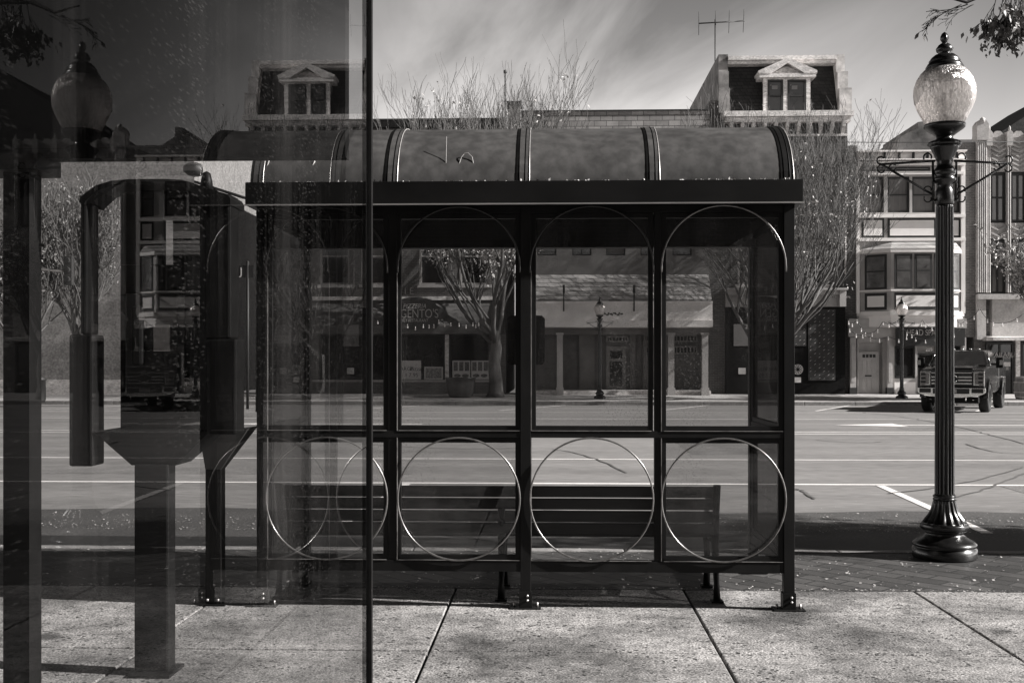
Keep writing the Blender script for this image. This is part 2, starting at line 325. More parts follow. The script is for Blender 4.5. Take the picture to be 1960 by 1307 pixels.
# side street going away on the left
rd = MB(); rd.quad((-34, FC - 1, RZ + .004), (-24.5, FC - 1, RZ + .004), (-24.5, 240, RZ + .004), (-34, 240, RZ + .004)); rd.build('side_street', road_m, kind='structure')
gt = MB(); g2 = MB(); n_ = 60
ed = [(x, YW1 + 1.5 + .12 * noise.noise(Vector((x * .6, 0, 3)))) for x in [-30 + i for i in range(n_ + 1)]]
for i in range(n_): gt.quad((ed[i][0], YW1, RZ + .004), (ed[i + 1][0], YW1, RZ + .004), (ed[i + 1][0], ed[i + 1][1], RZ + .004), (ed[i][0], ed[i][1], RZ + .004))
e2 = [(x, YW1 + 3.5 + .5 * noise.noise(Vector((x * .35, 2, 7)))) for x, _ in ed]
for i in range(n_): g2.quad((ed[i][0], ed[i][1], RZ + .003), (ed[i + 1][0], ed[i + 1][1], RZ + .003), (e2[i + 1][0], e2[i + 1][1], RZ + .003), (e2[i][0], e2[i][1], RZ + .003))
gt.build('gutter', gutter_m, kind='structure')  # strip next to the kerb, much darker than the road
g2.build('shade_toned_asphalt', M('shade_toned_asphalt', .06, rough=.75, var=.35, scale=.8, fine=.4, fscale=34), kind='structure')  # darker asphalt, with the soft tree shade put into its tone
fw = MB()
for a, b in ((-160, -34), (-24.5, 160)):
    fw.add([(a, FC, -.3), (b, FC, -.3), (b, FC, -.02), (a, FC, -.02), (a, YF + .6, .19), (b, YF + .6, .19)], [(0, 1, 2, 3), (3, 2, 5, 4)])
fw.build('far_sidewalk', farwalk_m, kind='structure')
fk = MB()
xk = -60
while xk < 60:
    if not (-36 < xk < -24): fk.box(xk + .006, xk + 2 - .006, FC - .16, FC - .004, -.3, 0)
    xk += 2
fk.build('far_kerb', curb_m, bevel=.02, kind='structure')
def yl(py): return G(1600, py, RZ)[1]
mk = MB()
for py, wd in ((927.5, .15), (880.5, .12), (831, .14), (827.3, .14), (802.5, .12), (790, .10)):
    y = yl(py); x = -80
    mk.quad((-80, y - wd / 2, RZ + .005), (80, y - wd / 2, RZ + .005), (80, y + wd / 2, RZ + .005), (-80, y + wd / 2, RZ + .005))
a = G(1683, 929, RZ); b = G(1890, 1021, RZ)
for k in (-2, -1, 0, 1, 2, 3):
    for (pa, pb) in (((a[0] + k * 6.7, a[1]), (b[0] + k * 6.7, b[1])),):
        mk.quad((pb[0] - .06, pb[1], RZ + .006), (pb[0] + .06, pb[1], RZ + .006), (pa[0] + .06, pa[1] - .05, RZ + .006), (pa[0] - .06, pa[1] - .05, RZ + .006))
for k in range(9):        # angled stalls on the far side
    x = -30 + k * 5.6
    mk.quad((x, 40.6, RZ + .006), (x + .12, 40.6, RZ + .006), (x + 2.6, FC - .3, RZ + .006), (x + 2.48, FC - .3, RZ + .006))
ax, ay = G(1808, 814, RZ)   # turn arrow
for dx in (0, -17):
    X = ax + dx
    mk.quad((X - 1.2, ay - .12, RZ + .007), (X + 2.6, ay - .12, RZ + .007), (X + 2.6, ay + .12, RZ + .007), (X - 1.2, ay + .12, RZ + .007))
    mk.add([(X - 3.0, ay, RZ + .007), (X - 1.2, ay - .75, RZ + .007), (X - 1.2, ay + .75, RZ + .007)], [(0, 1, 2)])
mk.build('road_markings', paint_m, kind='structure')
rp = MB()
for (xa_, ya_, xb_, yb_2) in ((-9, 17.5, -2.2, 18.9), (2.6, 21.5, 4.1, 26.5), (9, 29.5, 16, 30.6), (-20, 23, -12, 24.2), (6.2, 13.6, 7.3, 16.4)):
    rp.quad((xa_, ya_, RZ + .0035), (xb_, ya_ + .1, RZ + .0035), (xb_ - .1, yb_2, RZ + .0035), (xa_ + .08, yb_2 - .1, RZ + .0035))
rp.build('road_patch', M('road_patch', .15, rough=.75, var=.3, scale=1.5, fine=.3, fscale=26), kind='structure')
# tar seams on the asphalt
sm = MB()
for (p0, p1, p2) in (((1640, 789), (1790, 800), (1960, 850)), ((1526, 936), (1545, 944), (1560, 956)), ((1700, 945), (1850, 930), (1958, 895)), ((1820, 955), (1900, 935), (1965, 905)), ((900, 806), (1000, 806.5), (1400, 807)), ((1060, 860), (1130, 868), (1200, 905)), ((1560, 842), (1640, 850), (1690, 846)), ((1850, 850), (1900, 870), (1962, 868)), ((700, 850), (850, 862), (985, 858))):
    pts = []; ph_ = random.uniform(0, 9)
    for i in range(13):
        t = i / 12; px = (1 - t) ** 2 * p0[0] + 2 * t * (1 - t) * p1[0] + t * t * p2[0]; py = (1 - t) ** 2 * p0[1] + 2 * t * (1 - t) * p1[1] + t * t * p2[1]
        x, y = G(px, py, RZ); pts.append((x + random.uniform(-.03, .03), y + random.uniform(-.03, .03)))
    for i in range(12):
        (x0, y0), (x1, y1) = pts[i], pts[i + 1]; d = Vector((y0 - y1, x1 - x0)).normalized() * .022
        sm.quad((x0 - d.x, y0 - d.y, RZ + .009), (x1 - d.x, y1 - d.y, RZ + .009), (x1 + d.x, y1 + d.y, RZ + .009), (x0 + d.x, y0 + d.y, RZ + .009))
sm.build('tar_seams', M('tar_seam', .105, rough=.6, var=.4, scale=3), kind='structure')

# ============================================================ FACADES
def window(parent, x0, x1, z0, z1, y, fm, rec=.14, bars=(0, 1), fw=.07, pane=None, curtain_h=0, sill=None, name='window'):
    """frame + pane set back in an opening of the wall at y"""
    yy = y + rec; f = MB()
    f.box(x0, x0 + fw, yy - .05, yy + .06, z0, z1); f.box(x1 - fw, x1, yy - .05, yy + .06, z0, z1)
    f.box(x0 + fw, x1 - fw, yy - .05, yy + .06, z0, z0 + fw); f.box(x0 + fw, x1 - fw, yy - .05, yy + .06, z1 - fw, z1)
    nv, nh = bars
    for i in range(nv):
        x = x0 + (x1 - x0) * (i + 1) / (nv + 1); f.box(x - fw * .35, x + fw * .35, yy - .035, yy + .05, z0 + fw, z1 - fw)
    for i in range(nh):
        z = z0 + (z1 - z0) * (i + 1) / (nh + 1); f.box(x0 + fw, x1 - fw, yy - .04, yy + .045, z - fw * .35, z + fw * .35)
    fo = f.build(name, fm, parent)
    g = MB(); g.box(x0 + fw * .5, x1 - fw * .5, yy + .02, yy + .03, z0 + fw * .5, z1 - fw * .5); g.build('pane', pane or win_glass, fo)
    if curtain_h:
        c = MB(); c.box(x0 + fw, x1 - fw, yy + .012, yy + .018, z1 - fw - (z1 - z0) * curtain_h, z1 - fw); c.build('blind', curtain, fo)
    if sill:
        s = MB(); s.box(x0 - .1, x1 + .1, y - .1, y + .02, z0 - .13, z0); s.build('sill', sill, fo)
    return fo
def wall(parent, x0, x1, z0, z1, y, mat, holes=(), rec=.25, depth=12, name='wall'):
    """front face with true openings, reveals, and the sides, back and roof of the block behind"""
    m = MB(); xs = sorted({x0, x1} | {min(max(h[i], x0), x1) for h in holes for i in (0, 1)}); zs = sorted({z0, z1} | {min(max(h[i], z0), z1) for h in holes for i in (2, 3)})
    def inh(x, z): return any(h[0] < x < h[1] and h[2] < z < h[3] for h in holes)
    for i in range(len(xs) - 1):
        for j in range(len(zs) - 1):
            if not inh((xs[i] + xs[i + 1]) / 2, (zs[j] + zs[j + 1]) / 2):
                m.quad((xs[i], y, zs[j]), (xs[i + 1], y, zs[j]), (xs[i + 1], y, zs[j + 1]), (xs[i], y, zs[j + 1]))
    for a, b, c, d in holes:
        r = y + rec
        m.quad((a, y, c), (b, y, c), (b, r, c), (a, r, c)); m.quad((a, r, d), (b, r, d), (b, y, d), (a, y, d))
        m.quad((a, y, d), (a, y, c), (a, r, c), (a, r, d)); m.quad((b, y, c), (b, y, d), (b, r, d), (b, r, c))
    m.box(x0 + .002, x1 - .002, y + rec, y + depth, z0, z1 - .002)
    m.quad((x0, y, z0), (x0, y, z1), (x0, y + rec, z1), (x0, y + rec, z0)); m.quad((x1, y, z1), (x1, y, z0), (x1, y + rec, z0), (x1, y + rec, z1))
    m.quad((x0, y, z1), (x1, y, z1), (x1, y + rec, z1), (x0, y + rec, z1))
    return m.build(name, mat, parent)
def fx(px, Y=YF): return PX(px, Y)
def fz(py, px=1500, Y=YF): return PZ(px, py, Y)
GZ = .1
def rect(a, b, t, bt, Y=YF): c = (a + b) / 2; return (fx(a, Y), fx(b, Y), fz(bt, c, Y), fz(t, c, Y))

# ---- pizzeria, two storeys of brick
B = empty('brick_building', (fx(780), YF, GZ), 'two-storey brick building with a pizzeria under its awning and thin dark cornice', 'building')
x0, x1 = fx(592), fx(968); wins = [rect(a, a + 57, 435, 545) for a in (612, 692, 803, 880)]
wall(B, x0, x1, GZ, fz(238, 780), YF, brickA, [(a, b, c, d) for a, b, c, d in wins] + [rect(610, 955, 640, 728)])
for i, (a, b, c, d) in enumerate(wins): window(B, a, b, c, d, YF, trim_l, bars=(0, 1), curtain_h=(0, .5, 0, .35)[i], sill=trim_l, fw=.09)
m = MB(); m.box(x0 - .1, x1, YF - .35, YF - .003, fz(246, 780), fz(234, 780)); m.box(x0 - .15, x1, YF - .42, YF + .1, fz(234, 780) + .003, fz(231, 780)); m.build('cornice', trim_d, B)
m = MB(); m.box(fx(600), fx(962), YF - .25, YF - .003, fz(575, 780), fz(568, 780)); m.build('awning_rail', trim_w, B)
aw = MB(); za, zb, zc = fz(575, 780) - .01, fz(625, 780), fz(640, 780)
aw.add([(fx(600), YF - .1, za), (fx(962), YF - .1, za), (fx(962), YF - 1.0, zb), (fx(600), YF - 1.0, zb), (fx(962), YF - 1.0, zc), (fx(600), YF - 1.0, zc),
        (fx(962), YF - .1, zc), (fx(600), YF - .1, zc)], [(0, 3, 2, 1), (3, 5, 4, 2), (0, 7, 5, 3), (1, 2, 4, 6), (5, 7, 6, 4)])
AW = aw.build('awning', M('awning_canvas', .10, rough=.85, var=.15), B)
zt = fz(586, 800); slope = .4
sg = MB()
for (cx_, cz_, rx, rz_) in ((fx(800), fz(602, 800), fx(858) - fx(800), .62),):
    sg.prism([(cx_ + rx * math.cos(q) * 1.0, cz_ + rz_ * math.sin(q) * (1.15 if math.cos(2 * q) < 0 else .8)) for q in [k * math.pi / 16 for k in range(32)]], 'y', YF - 1.12, YF - 1.06)
SG = sg.build('sign_board', M('sign_oval', .045, rough=.7), B)
text("PIZZERIA", fx(799), fz(586.5, 800, YF - 1.1), YF - 1.13, .30, letter_g, 'lettering', SG, width=fx(821) - fx(778), italic=.3)
text("ARGENTO'S", fx(797), fz(601, 800, YF - 1.1), YF - 1.13, .55, letter_g, 'lettering', SG, width=fx(846) - fx(752))
text("FAMILY RESTAURANT", fx(795), fz(613.5, 800, YF - 1.1), YF - 1.13, .20, letter_g, 'lettering', SG, width=fx(827) - fx(768), italic=.2)
for px_, ch_ in ((776, 'I'), (788, 'E')): text(ch_, fx(px_), fz(556), YF - .02, .4, letter_g, 'lettering', B)
for (a, b) in ((612, 700), (705, 772), (775, 852), (860, 935)):
    q = rect(a, b, 641, 727); window(B, q[0], q[1], q[2], q[3], YF, trim_d, bars=(0, 0), fw=.06, pane=shop_glass, name='shop_window')
m = MB(); m.box(fx(852), fx(859), YF - .06, YF + .1, GZ + .6, fz(640, 855)); m.build('pilaster', trim_w, B)
m = MB(); m.box(fx(598), fx(955), YF - .14, YF - .003, fz(731, 780), fz(727, 780)); m.build('shop_sill', trim_l, B)
def poster(a, b, t, bt, Y, lines, parent, mat=paper):
    q = rect(a, b, t, bt, Y); m = MB(); m.box(q[0], q[1], Y, Y + .012, q[2], q[3]); o = m.build('poster', mat, parent)
    for (s, u, v, sz) in lines: text(s, q[0] + (q[1] - q[0]) * u, q[2] + (q[3] - q[2]) * v, Y - .004, sz, ink, 'lettering', o, depth=.003)
    return o, q
poster(765, 806, 690, 726, YF + .02, [("LARGE", .27, .55, .24), ("Pizza", .75, .55, .26), ("1", .3, .22, .26), ("7.95", .65, .22, .26)], B)
po, q = poster(812, 848, 702, 726, YF + .02, [], B)
m = MB()
for k in range(1): m.box(q[0] + .06, q[1] - .06, YF + .0125, YF + .014, q[2] + .05, q[3] - .05)
picm = M('poster_picture', .12, var=.6, scale=9)
for k in range(0):
    u, v = 0, 0; m.box(q[0] + (q[1] - q[0]) * u - .05, q[0] + (q[1] - q[0]) * u + .05, YF + .012, YF + .019, q[2] + (q[3] - q[2]) * v - .03, q[2] + (q[3] - q[2]) * v + .03)
m.build('picture', M('poster_collage', .2, var=.9, scale=14), po)
for (a, b) in ((866, 900), (902, 936)):
    po, q = poster(a, b, 690, 726, YF + .02, [], B)
    for k in range(3):
        u = .06 + k * .32; m = MB(); m.box(q[0] + (q[1] - q[0]) * u, q[0] + (q[1] - q[0]) * (u + .24), YF + .012, YF + .019, q[2] + (q[3] - q[2]) * .45, q[2] + (q[3] - q[2]) * .93); m.build('picture', picm, po)
    for k in range(2):
        u = .28 + k * .45; m = MB(); cx_ = q[0] + (q[1] - q[0]) * u; m.prism([(cx_ + .16 * math.cos(t * .6), q[2] + .17 + .08 * math.sin(t * .6)) for t in range(10)], 'y', YF + .013, YF + .019); m.build('picture', picm, po)
# ---- chimney and pole between the roofs
c = empty('brick_chimney', (fx(985, 53), 53, fz(250, 985, 53)), 'brick chimney stack with pale flank between the two low roofs', 'chimney')
m = MB(); m.box(fx(972, 53), fx(996, 53), 53, 53.9, fz(262, 985, 53), fz(201, 985, 53)); m.build('stack', brickC, c)
m = MB(); m.box(fx(970, 53), fx(998, 53), 52.95, 53.95, fz(201, 985, 53) + .002, fz(194, 985, 53)); m.build('cap', trim_d, c)
m = MB(); m.tube([(fx(967, 52.5), 52.5, fz(262, 967, 52.5)), (fx(967, 52.5), 52.5, fz(142, 967, 52.5))], .035); m.lathe([(.02, 0), (.08, .05), (.08, .15), (.02, .2)], (fx(967, 52.5), 52.5, fz(142, 967, 52.5)), 8)
tag(m.build('roof_pole', trim_d), 'thin dark pole standing on the roof beside the brick chimney', 'pole')

# ---- slate fronted building
B = empty('slate_building', (fx(1170), YF, GZ), 'low building with slate-hung parapet, slate pent roof and pale fascia over a porch', 'building')
x0, x1 = fx(999), fx(1358)
w5 = [rect(a, a + 37, 420, 489) for a in (1028, 1095, 1160, 1226, 1287)]
wall(B, x0, x1, fz(640, 1170), fz(330, 1170), YF, plaster, w5)
for i, q in enumerate(w5): window(B, *q, YF, trim_d, bars=(1 if i % 2 else 0, 1), fw=.06, curtain_h=(0, .4, .9, .3, 0)[i])
m = MB(); m.box(x0, x1, YF - .06, YF + .4, fz(330, 1170) + .003, fz(214, 1170)); m.build('slate_parapet', slate, B)
m = MB(); m.box(x0 - .05, x1 + .02, YF - .12, YF + .46, fz(214, 1170) + .003, fz(211.5, 1170)); m.build('coping', trim_d, B)
z0_, z1_ = fz(578, 1170), fz(526, 1170)
m = MB(); m.prism([(YF - 1.1, z0_), (YF - 1.1, z0_ - .05), (YF - .003, z0_ - .05), (YF - .003, z1_)], 'x', x0, fx(1356)); m.build('pent_roof', slate_w, B)
Yp = YF - 1.15
m = MB(); m.box(x0, fx(1357), Yp, YF - .01, fz(613, 1170, Yp), fz(581, 1170, Yp)); m.box(x0, fx(1357), Yp - .12, YF - .01, fz(626, 1170, Yp), fz(613, 1170, Yp) - .003)
m.box(x0, fx(1357), Yp - .08, YF - .01, fz(581, 1170, Yp) + .003, fz(577, 1170, Yp)); FA = m.build('fascia', M('bright_fascia_paint', .75, rough=.7, var=.15, scale=1.2), B)
for px in (1079, 1213):
    m = MB(); x = fx(px, YF - 1); z = fz(557, px, YF - 1); m.box(x - .05, x + .05, YF - 1.3, YF - 1.15, z - .1, z + .25); m.tube([(x, YF - 1.25, z - .1), (x, YF - 1.2, z - .9)], .03); m.build('bracket_light', trim_d, B)

m = MB()
for k in range(14):
    x = fx(1143 + k * 3.4, Yp); z = fz(601 + (k % 3) * 1.5, 1160, Yp); m.box(x, x + .07 + .05 * (k % 2), Yp - .006, Yp + .001, z, z + .07)
m.build('faded_lettering', ink, B)
Yb_ = YF + 1.3
m = MB(); m.quad((x0, Yb_, GZ), (x1, Yb_, GZ), (x1, Yb_, fz(630, 1170)), (x0, Yb_, fz(630, 1170))); m.box(x0, x1, Yb_ + .01, Yb_ + 10, GZ, fz(640, 1170)); m.box(x0, x0 + .3, YF, Yb_, GZ, fz(640, 1170)); m.build('porch_wall', M('porch_wall_grey', .13, var=.2), B)
for px in (1062, 1275, 1340):
    m = MB(); a = fx(px + 4, YF - 1); m.box(a, a + .26, YF - 1.05, YF - .79, GZ, fz(637, px, YF - 1)); m.box(a - .04, a + .30, YF - 1.09, YF - .75, GZ, GZ + .35); m.box(a - .04, a + .30, YF - 1.09, YF - .75, fz(641, px, YF - 1), fz(637, px, YF - 1) + .001)
    m.build('column', trim_l, B)
for a, b in ((1108, 1138), (1206, 1216), (1230, 1244)):
    q = rect(a, b, 640, 744, Yb_); m = MB(); m.box(q[0], q[1], Yb_ - .1, Yb_ - .002, GZ, q[3]); m.box(q[0] + .06, q[1] - .06, Yb_ - .13, Yb_ - .1, GZ + .5, q[3] - .6); m.build('wall_panel', plaster_m, B)
q = rect(1160, 1198, 663, 744, Yb_); m = MB(); m.box(q[0], q[1], Yb_ - .12, Yb_ - .003, GZ, q[3]); DR = m.build('door', plaster_m, B)
for t, bt in ((672, 686), (692, 738)):
    g = rect(1167, 1191, t, bt, Yb_); m = MB(); m.box(g[0], g[1], Yb_ - .135, Yb_ - .121, g[2], g[3]); m.build('door_pane', shop_glass, DR)
for (a, b, t, bt) in ((1160, 1202, 643, 655), (1288, 1334, 641, 655), (1288, 1334, 662, 678), (1232, 1246, 641, 655), (1232, 1246, 663, 678)):
    q = rect(a, b, t, bt, Yb_); window(B, *q, Yb_ - .3, plaster_m, bars=(6 if b - a > 30 else 2, 0), fw=.07, name='multi_pane_window')
m = MB(); m.box(x0 + .4, fx(1356), YF - .8, Yb_ - .2, .02, GZ + .22); m.build('porch_step', trim_w, B)

# ---- mansard building
B = empty('mansard_building', (fx(1500), YF, GZ), 'tall brick building topped by a black slate mansard with white dormer', 'building')
x0, x1 = fx(1358), fx(1640); ztop = fz(226, 1500)
ar = [rect(a, a + 42, t, bt) for a in (1412, 1478, 1546) for (t, bt) in ((318, 408), (458, 545))]
wall(B, x0, x1, GZ, fz(280, 1500), YF, brickB, ar + [rect(1392, 1612, 590, 752)])
for i, q in enumerate(ar):
    wo = window(B, *q, YF, trim_l, bars=(0, 1), fw=.1, curtain_h=(0, .5, .3)[i % 3], sill=trim_w)
    cx_, rw = (q[0] + q[1]) / 2, (q[1] - q[0]) / 2 + .12; m = MB()     # segmental hood
    pts = [(cx_ + rw * math.cos(t), q[3] + .05 + .45 * math.sin(t)) for t in [math.pi * k / 10 for k in range(11)]] + [(cx_ - rw + .18, q[3] + .003)] + [(cx_ - (rw - .18) * math.cos(t), q[3] + .003 + .26 * math.sin(t)) for t in [math.pi * k / 10 for k in range(1, 10)]] + [(cx_ + rw - .18, q[3] + .003)]
    m.prism(pts, 'y', YF - .12, YF - .003); m.build('hood_mould', M('stone_hood', .26, var=.3) if i == 0 else MATS['stone_hood'], wo)
xa, xb = fx(1386), fx(1622)
m = MB(); m.box(xa, xb, YF + .003, YF + 11.5, fz(281, 1500), ztop); m.build('upper_wall', brickB, B)
m = MB(); zc = fz(235, 1500)
m.box(xa - .1, xb + .15, YF - .55, YF + .4, zc + .18, fz(217, 1500)); m.box(xa, xb + .05, YF - .4, YF + .3, zc - .05, zc + .177); m.box(xa + .05, xb, YF - .12, YF - .002, fz(262, 1500), fz(258, 1500)); m.build('cornice', trim_w, B)
for k in range(11):
    x = xa + .2 + k * (xb - xa - .5) / 10; m = MB(); m.prism([(YF - .38, zc - .053), (YF - .36, zc - .25), (YF - .12, zc - .45), (YF - .1, fz(258, 1500)), (YF - .003, fz(258, 1500)), (YF - .003, zc - .053)], 'x', x, x + .14); m.build('cornice_bracket', trim_w, B)
zb_, zt_ = fz(217, 1500) + .003, fz(117, 1500)
m = MB(); xm0, xm1 = fx(1396), fx(1605)
m.loft([(xm0, YF + .1, zb_), (xm1, YF + .1, zb_), (xm1, YF + 11, zb_), (xm0, YF + 11, zb_)], [(xm0, YF + 1.0, zt_), (xm1, YF + 1.0, zt_), (xm1, YF + 11, zt_), (xm0, YF + 11, zt_)]); MR = m.build('mansard_roof', slate_d, B)
m = MB(); m.box(xm0, xm1, YF + .45, YF + 10.9, zt_ + .003, zt_ + .14); m.box(xm0, xm1, YF + .3, YF + 11, zt_ + .143, fz(103, 1500)); m.build('roof_cornice', trim_w, B)
for (a, b, c_) in ((1378, 1396, 0), (1605, 1621, 1)):
    m = MB(); xl, xr = fx(a), fx(b); zs_ = [zb_, fz(170, a), fz(135, a), fz(100, a)]
    for k in range(3):
        o_ = (2 - k) * .09 * (1 if c_ else -.4); yo = (-.15, .15, .4)[k]
        m.box(xl + (o_ if not c_ else 0), xr + (o_ if c_ else 0), YF + yo, YF + 11.2, zs_[k] + .002, zs_[k + 1])
    m.build('parapet_wall', M('worn_parapet', .5, rough=.8, var=.7, scale=1.6) if c_ else M('patched_parapet', .24, var=.8, scale=.9, rough=.8), B)
m = MB(); m.box(fx(1358), fx(1384), YF + .2, YF + 1.6, fz(282, 1370), fz(196, 1370)); m.box(fx(1359), fx(1384), YF + .15, YF + 1.65, fz(196, 1370) + .003, fz(191, 1370)); m.build('chimney', brickC, B)
# dormer
yd = YF - .02; DM = MB(); dx0, dx1 = fx(1462), fx(1550); dz0, dz1 = zb_ + .02, fz(152, 1506)
DM.box(dx0 + .02, dx1 - .02, yd + .15, YF + 1.5, dz0, dz1); DO = DM.build('dormer', trim_d, B)
m = MB()
for a, b in ((1461, 1469), (1499, 1507), (1543, 1551)): m.box(fx(a), fx(b), yd, yd + .148, dz0, dz1 + .02)
m.box(fx(1452), fx(1560), yd - .2, yd + 1.6, fz(150, 1506), fz(143, 1506)); m.box(dx0, dx1, yd + .01, yd + .4, fz(156, 1506), fz(150, 1506) - .002)
ap = (fx(1506), fz(113, 1506)); el = (fx(1450), fz(143, 1506) + .002); er = (fx(1562), el[1])
m.prism([(el[0] + .5, el[1]), (er[0] - .5, el[1]), (ap[0], ap[1] - .3)], 'y', yd + .05, yd + 1.2)
for s_, e in ((-1, el), (1, er)):
    m.prism([(e[0], e[1]), (e[0] - s_ * .55, e[1]), (ap[0], ap[1] - .24), (ap[0], ap[1]), (e[0], e[1] + .12)], 'y', yd - .22, yd + 1.6)
m.build('pediment', trim_w, DO)
for a, b in ((1469, 1499), (1507, 1543)):
    q = rect(a, b, 153, 216); wo = window(DO, q[0], q[1], dz0 + .02, q[3], yd - .1, trim_d, bars=(0, 1), fw=.09, name='dormer_window')
    m = MB(); m.box(q[0] + .2, q[0] + .45, yd + .05, yd + .058, q[3] - .42, q[3] - .25); m.build('sticker', plaster_m, wo); m = MB(); m.box(q[0] + .12, q[0] + .18, yd + .05, yd + .058, q[3] - .26, q[3] - .2); m.build('sticker', plaster_m, wo)
# ground floor shopfront
YS = YF - .45
m = MB(); m.box(fx(1386), fx(1616), YS - .25, YF - .003, fz(557, 1500), fz(553, 1500)); m.box(fx(1388), fx(1614), YS - .1, YF - .003, fz(566, 1500), fz(557, 1500) - .003); m.box(fx(1388), fx(1612), YS, YF - .003, fz(588, 1500), fz(566, 1500) - .003)
for k in range(54):
    x = fx(1392, YS) + k * .098; m.box(x, x + .05, YS - .05, YS - .002, fz(572, 1500), fz(568, 1500))
m.box(fx(1601), fx(1613), YS - .16, YS - .003, fz(588, 1500), fz(557, 1500) - .004); m.build('shop_cornice', trim_l, B)
m = MB(); m.box(fx(1388), fx(1614), YS + .12, YF - .01, GZ, fz(588, 1500) - .003)
for z in range(7): m.box(fx(1603), fx(1614), YS + .06, YS + .118, GZ + .3 + z * .55, GZ + .33 + z * .55)
m.build('shopfront', black, B)
# posterised mural panels
mu_ = MB(); dots = MB()
for (a, b, t, bt) in ((1548, 1600, 592, 728), (1521, 1544, 612, 662)):
    q = rect(a, b, t, bt, YS); mu_.box(q[0], q[1], YS + .09, YS + .117, q[2], q[3]); nx = int((q[1] - q[0]) / .17); nz = int((q[3] - q[2]) / .15)
    for i in range(nx):
        for j in range(nz):
            x = q[0] + (i + .5) * (q[1] - q[0]) / nx; z = q[2] + (j + .5) * (q[3] - q[2]) / nz
            if (i + j) % 3 == 1: continue
            s = .055 if (i + j) % 3 else .035
            dots.add([(x - s, YS + .086, z - s * .5), (x - s * .1, YS + .086, z - s * .2), (x + s, YS + .086, z + s * .8), (x - s * .1, YS + .086, z + s * .5)], [(0, 1, 2, 3)])
MO = mu_.build('patterned_panel', M('panel_black', .03, var=.5), B); dots.build('pattern', letter_g, MO)
text("las", fx(1532, YS), fz(603, 1532, YS), YS + .09, .5, letter_w, 'lettering', B, italic=.3)
m = MB(); cx_, cz_ = fx(1528, YS), fz(707, 1528, YS)
for k in range(12):
    a = k * math.pi / 6; m.add([(cx_ + .05 * math.cos(a), YS + .09, cz_ + .05 * math.sin(a)), (cx_ + .2 * math.cos(a + .17), YS + .09, cz_ + .2 * math.sin(a + .17)), (cx_ + .2 * math.cos(a - .17), YS + .09, cz_ + .2 * math.sin(a - .17))], [(0, 1, 2)])
m.tube([(cx_ + .22 * math.cos(k * .35), YS + .1, cz_ + .22 * math.sin(k * .35)) for k in range(18)], .012, 5, close=True)
m.box(fx(1522, YS), fx(1534, YS), YS + .09, YS + .1, fz(732, 1528, YS), fz(722, 1528, YS)); m.build('sun_emblem', letter_w, B)
m = MB(); q = rect(1405, 1428, 620, 662, YS); m.box(q[0], q[1] + .5, YS + .1, YS + .117, q[2], q[3]); m.build('grey_panel', plaster, B)
m = MB(); q = rect(1414, 1428, 704, 716, YS); m.box(*q[:2], YS + .09, YS + .1, *q[2:]); m.build('sticker', paper, B)
m = MB(); m.tube([(fx(1617), YF - .08, fz(330, 1617)), (fx(1617), YF - .08, fz(525, 1617))], .04, 6); m.build('downpipe', trim_w, B)

clean_w = M('clean_white_panel', .82, rough=.6, var=.06, scale=1.5)
# ---- pale bay-fronted building
B = empty('bay_front_building', (fx(1740), YF, GZ), 'narrow pale painted building with a projecting bay window and dark outlined panels', 'building')
x0, x1 = fx(1641), fx(1846); up = [rect(a, b, 338, 407) for a, b in ((1646, 1692), (1699, 1741), (1746, 1790), (1812, 1838))]
wall(B, x0, x1, GZ, fz(308, 1740), YF, trim_l, up + [rect(1644, 1690, 655, 757), rect(1712, 1752, 662, 724), rect(1756, 1840, 662, 757)])
for i, q in enumerate(up): window(B, *q, YF, trim_d, bars=(0, 1), fw=.08, rec=.12, curtain_h=1.0, name='upper_window')
m = MB()
for a, b, t, bt in ((1640, 1846, 310, 318), (1642, 1844, 329, 335), (1641, 1846, 411, 417), (1641, 1846, 456, 462)):
    q = rect(a, b, t, bt); m.box(q[0], q[1], YF - .16, YF - .003, q[2], q[3])
m.box(x0, x1, YF - .3, YF + .2, fz(308, 1740) + .003, fz(306, 1740)); m.box(x0, x1, YF - .003 - .05, YF + .15, fz(306, 1740) + .003, fz(293, 1740)); m.box(x0 - .05, x1, YF - .35, YF + .2, fz(293, 1740) + .003, fz(290, 1740))
m.box(fx(1638), fx(1644), YF - .12, YF - .004, fz(600, 1740), fz(318, 1740) - .004); m.box(fx(1838), fx(1846), YF - .12, YF - .004, fz(600, 1740), fz(318, 1740) - .004); m.build('band_course', clean_w, B)
for px in (1663, 1690, 1718, 1745, 1772, 1800, 1828): m = MB(); m.box(fx(px), fx(px + 3), YF - .2, YF - .055, fz(306, px) + .004, fz(293, px)); m.build('parapet_bracket', trim_d, B)
for (a, b, t, bt) in ((1649, 1692, 418, 455), (1699, 1791, 418, 455), (1812, 1838, 418, 455), (1650, 1780, 320, 328)):
    q = rect(a, b, t, bt); m = MB(); e = .09
    m.box(q[0], q[1], YF - .03, YF - .002, q[2], q[3]); po = m.build('panel_border', trim_d, B)
    m = MB(); m.box(q[0] + e, q[1] - e, YF - .045, YF - .031, q[2] + e, q[3] - e); m.build('panel', clean_w, po)
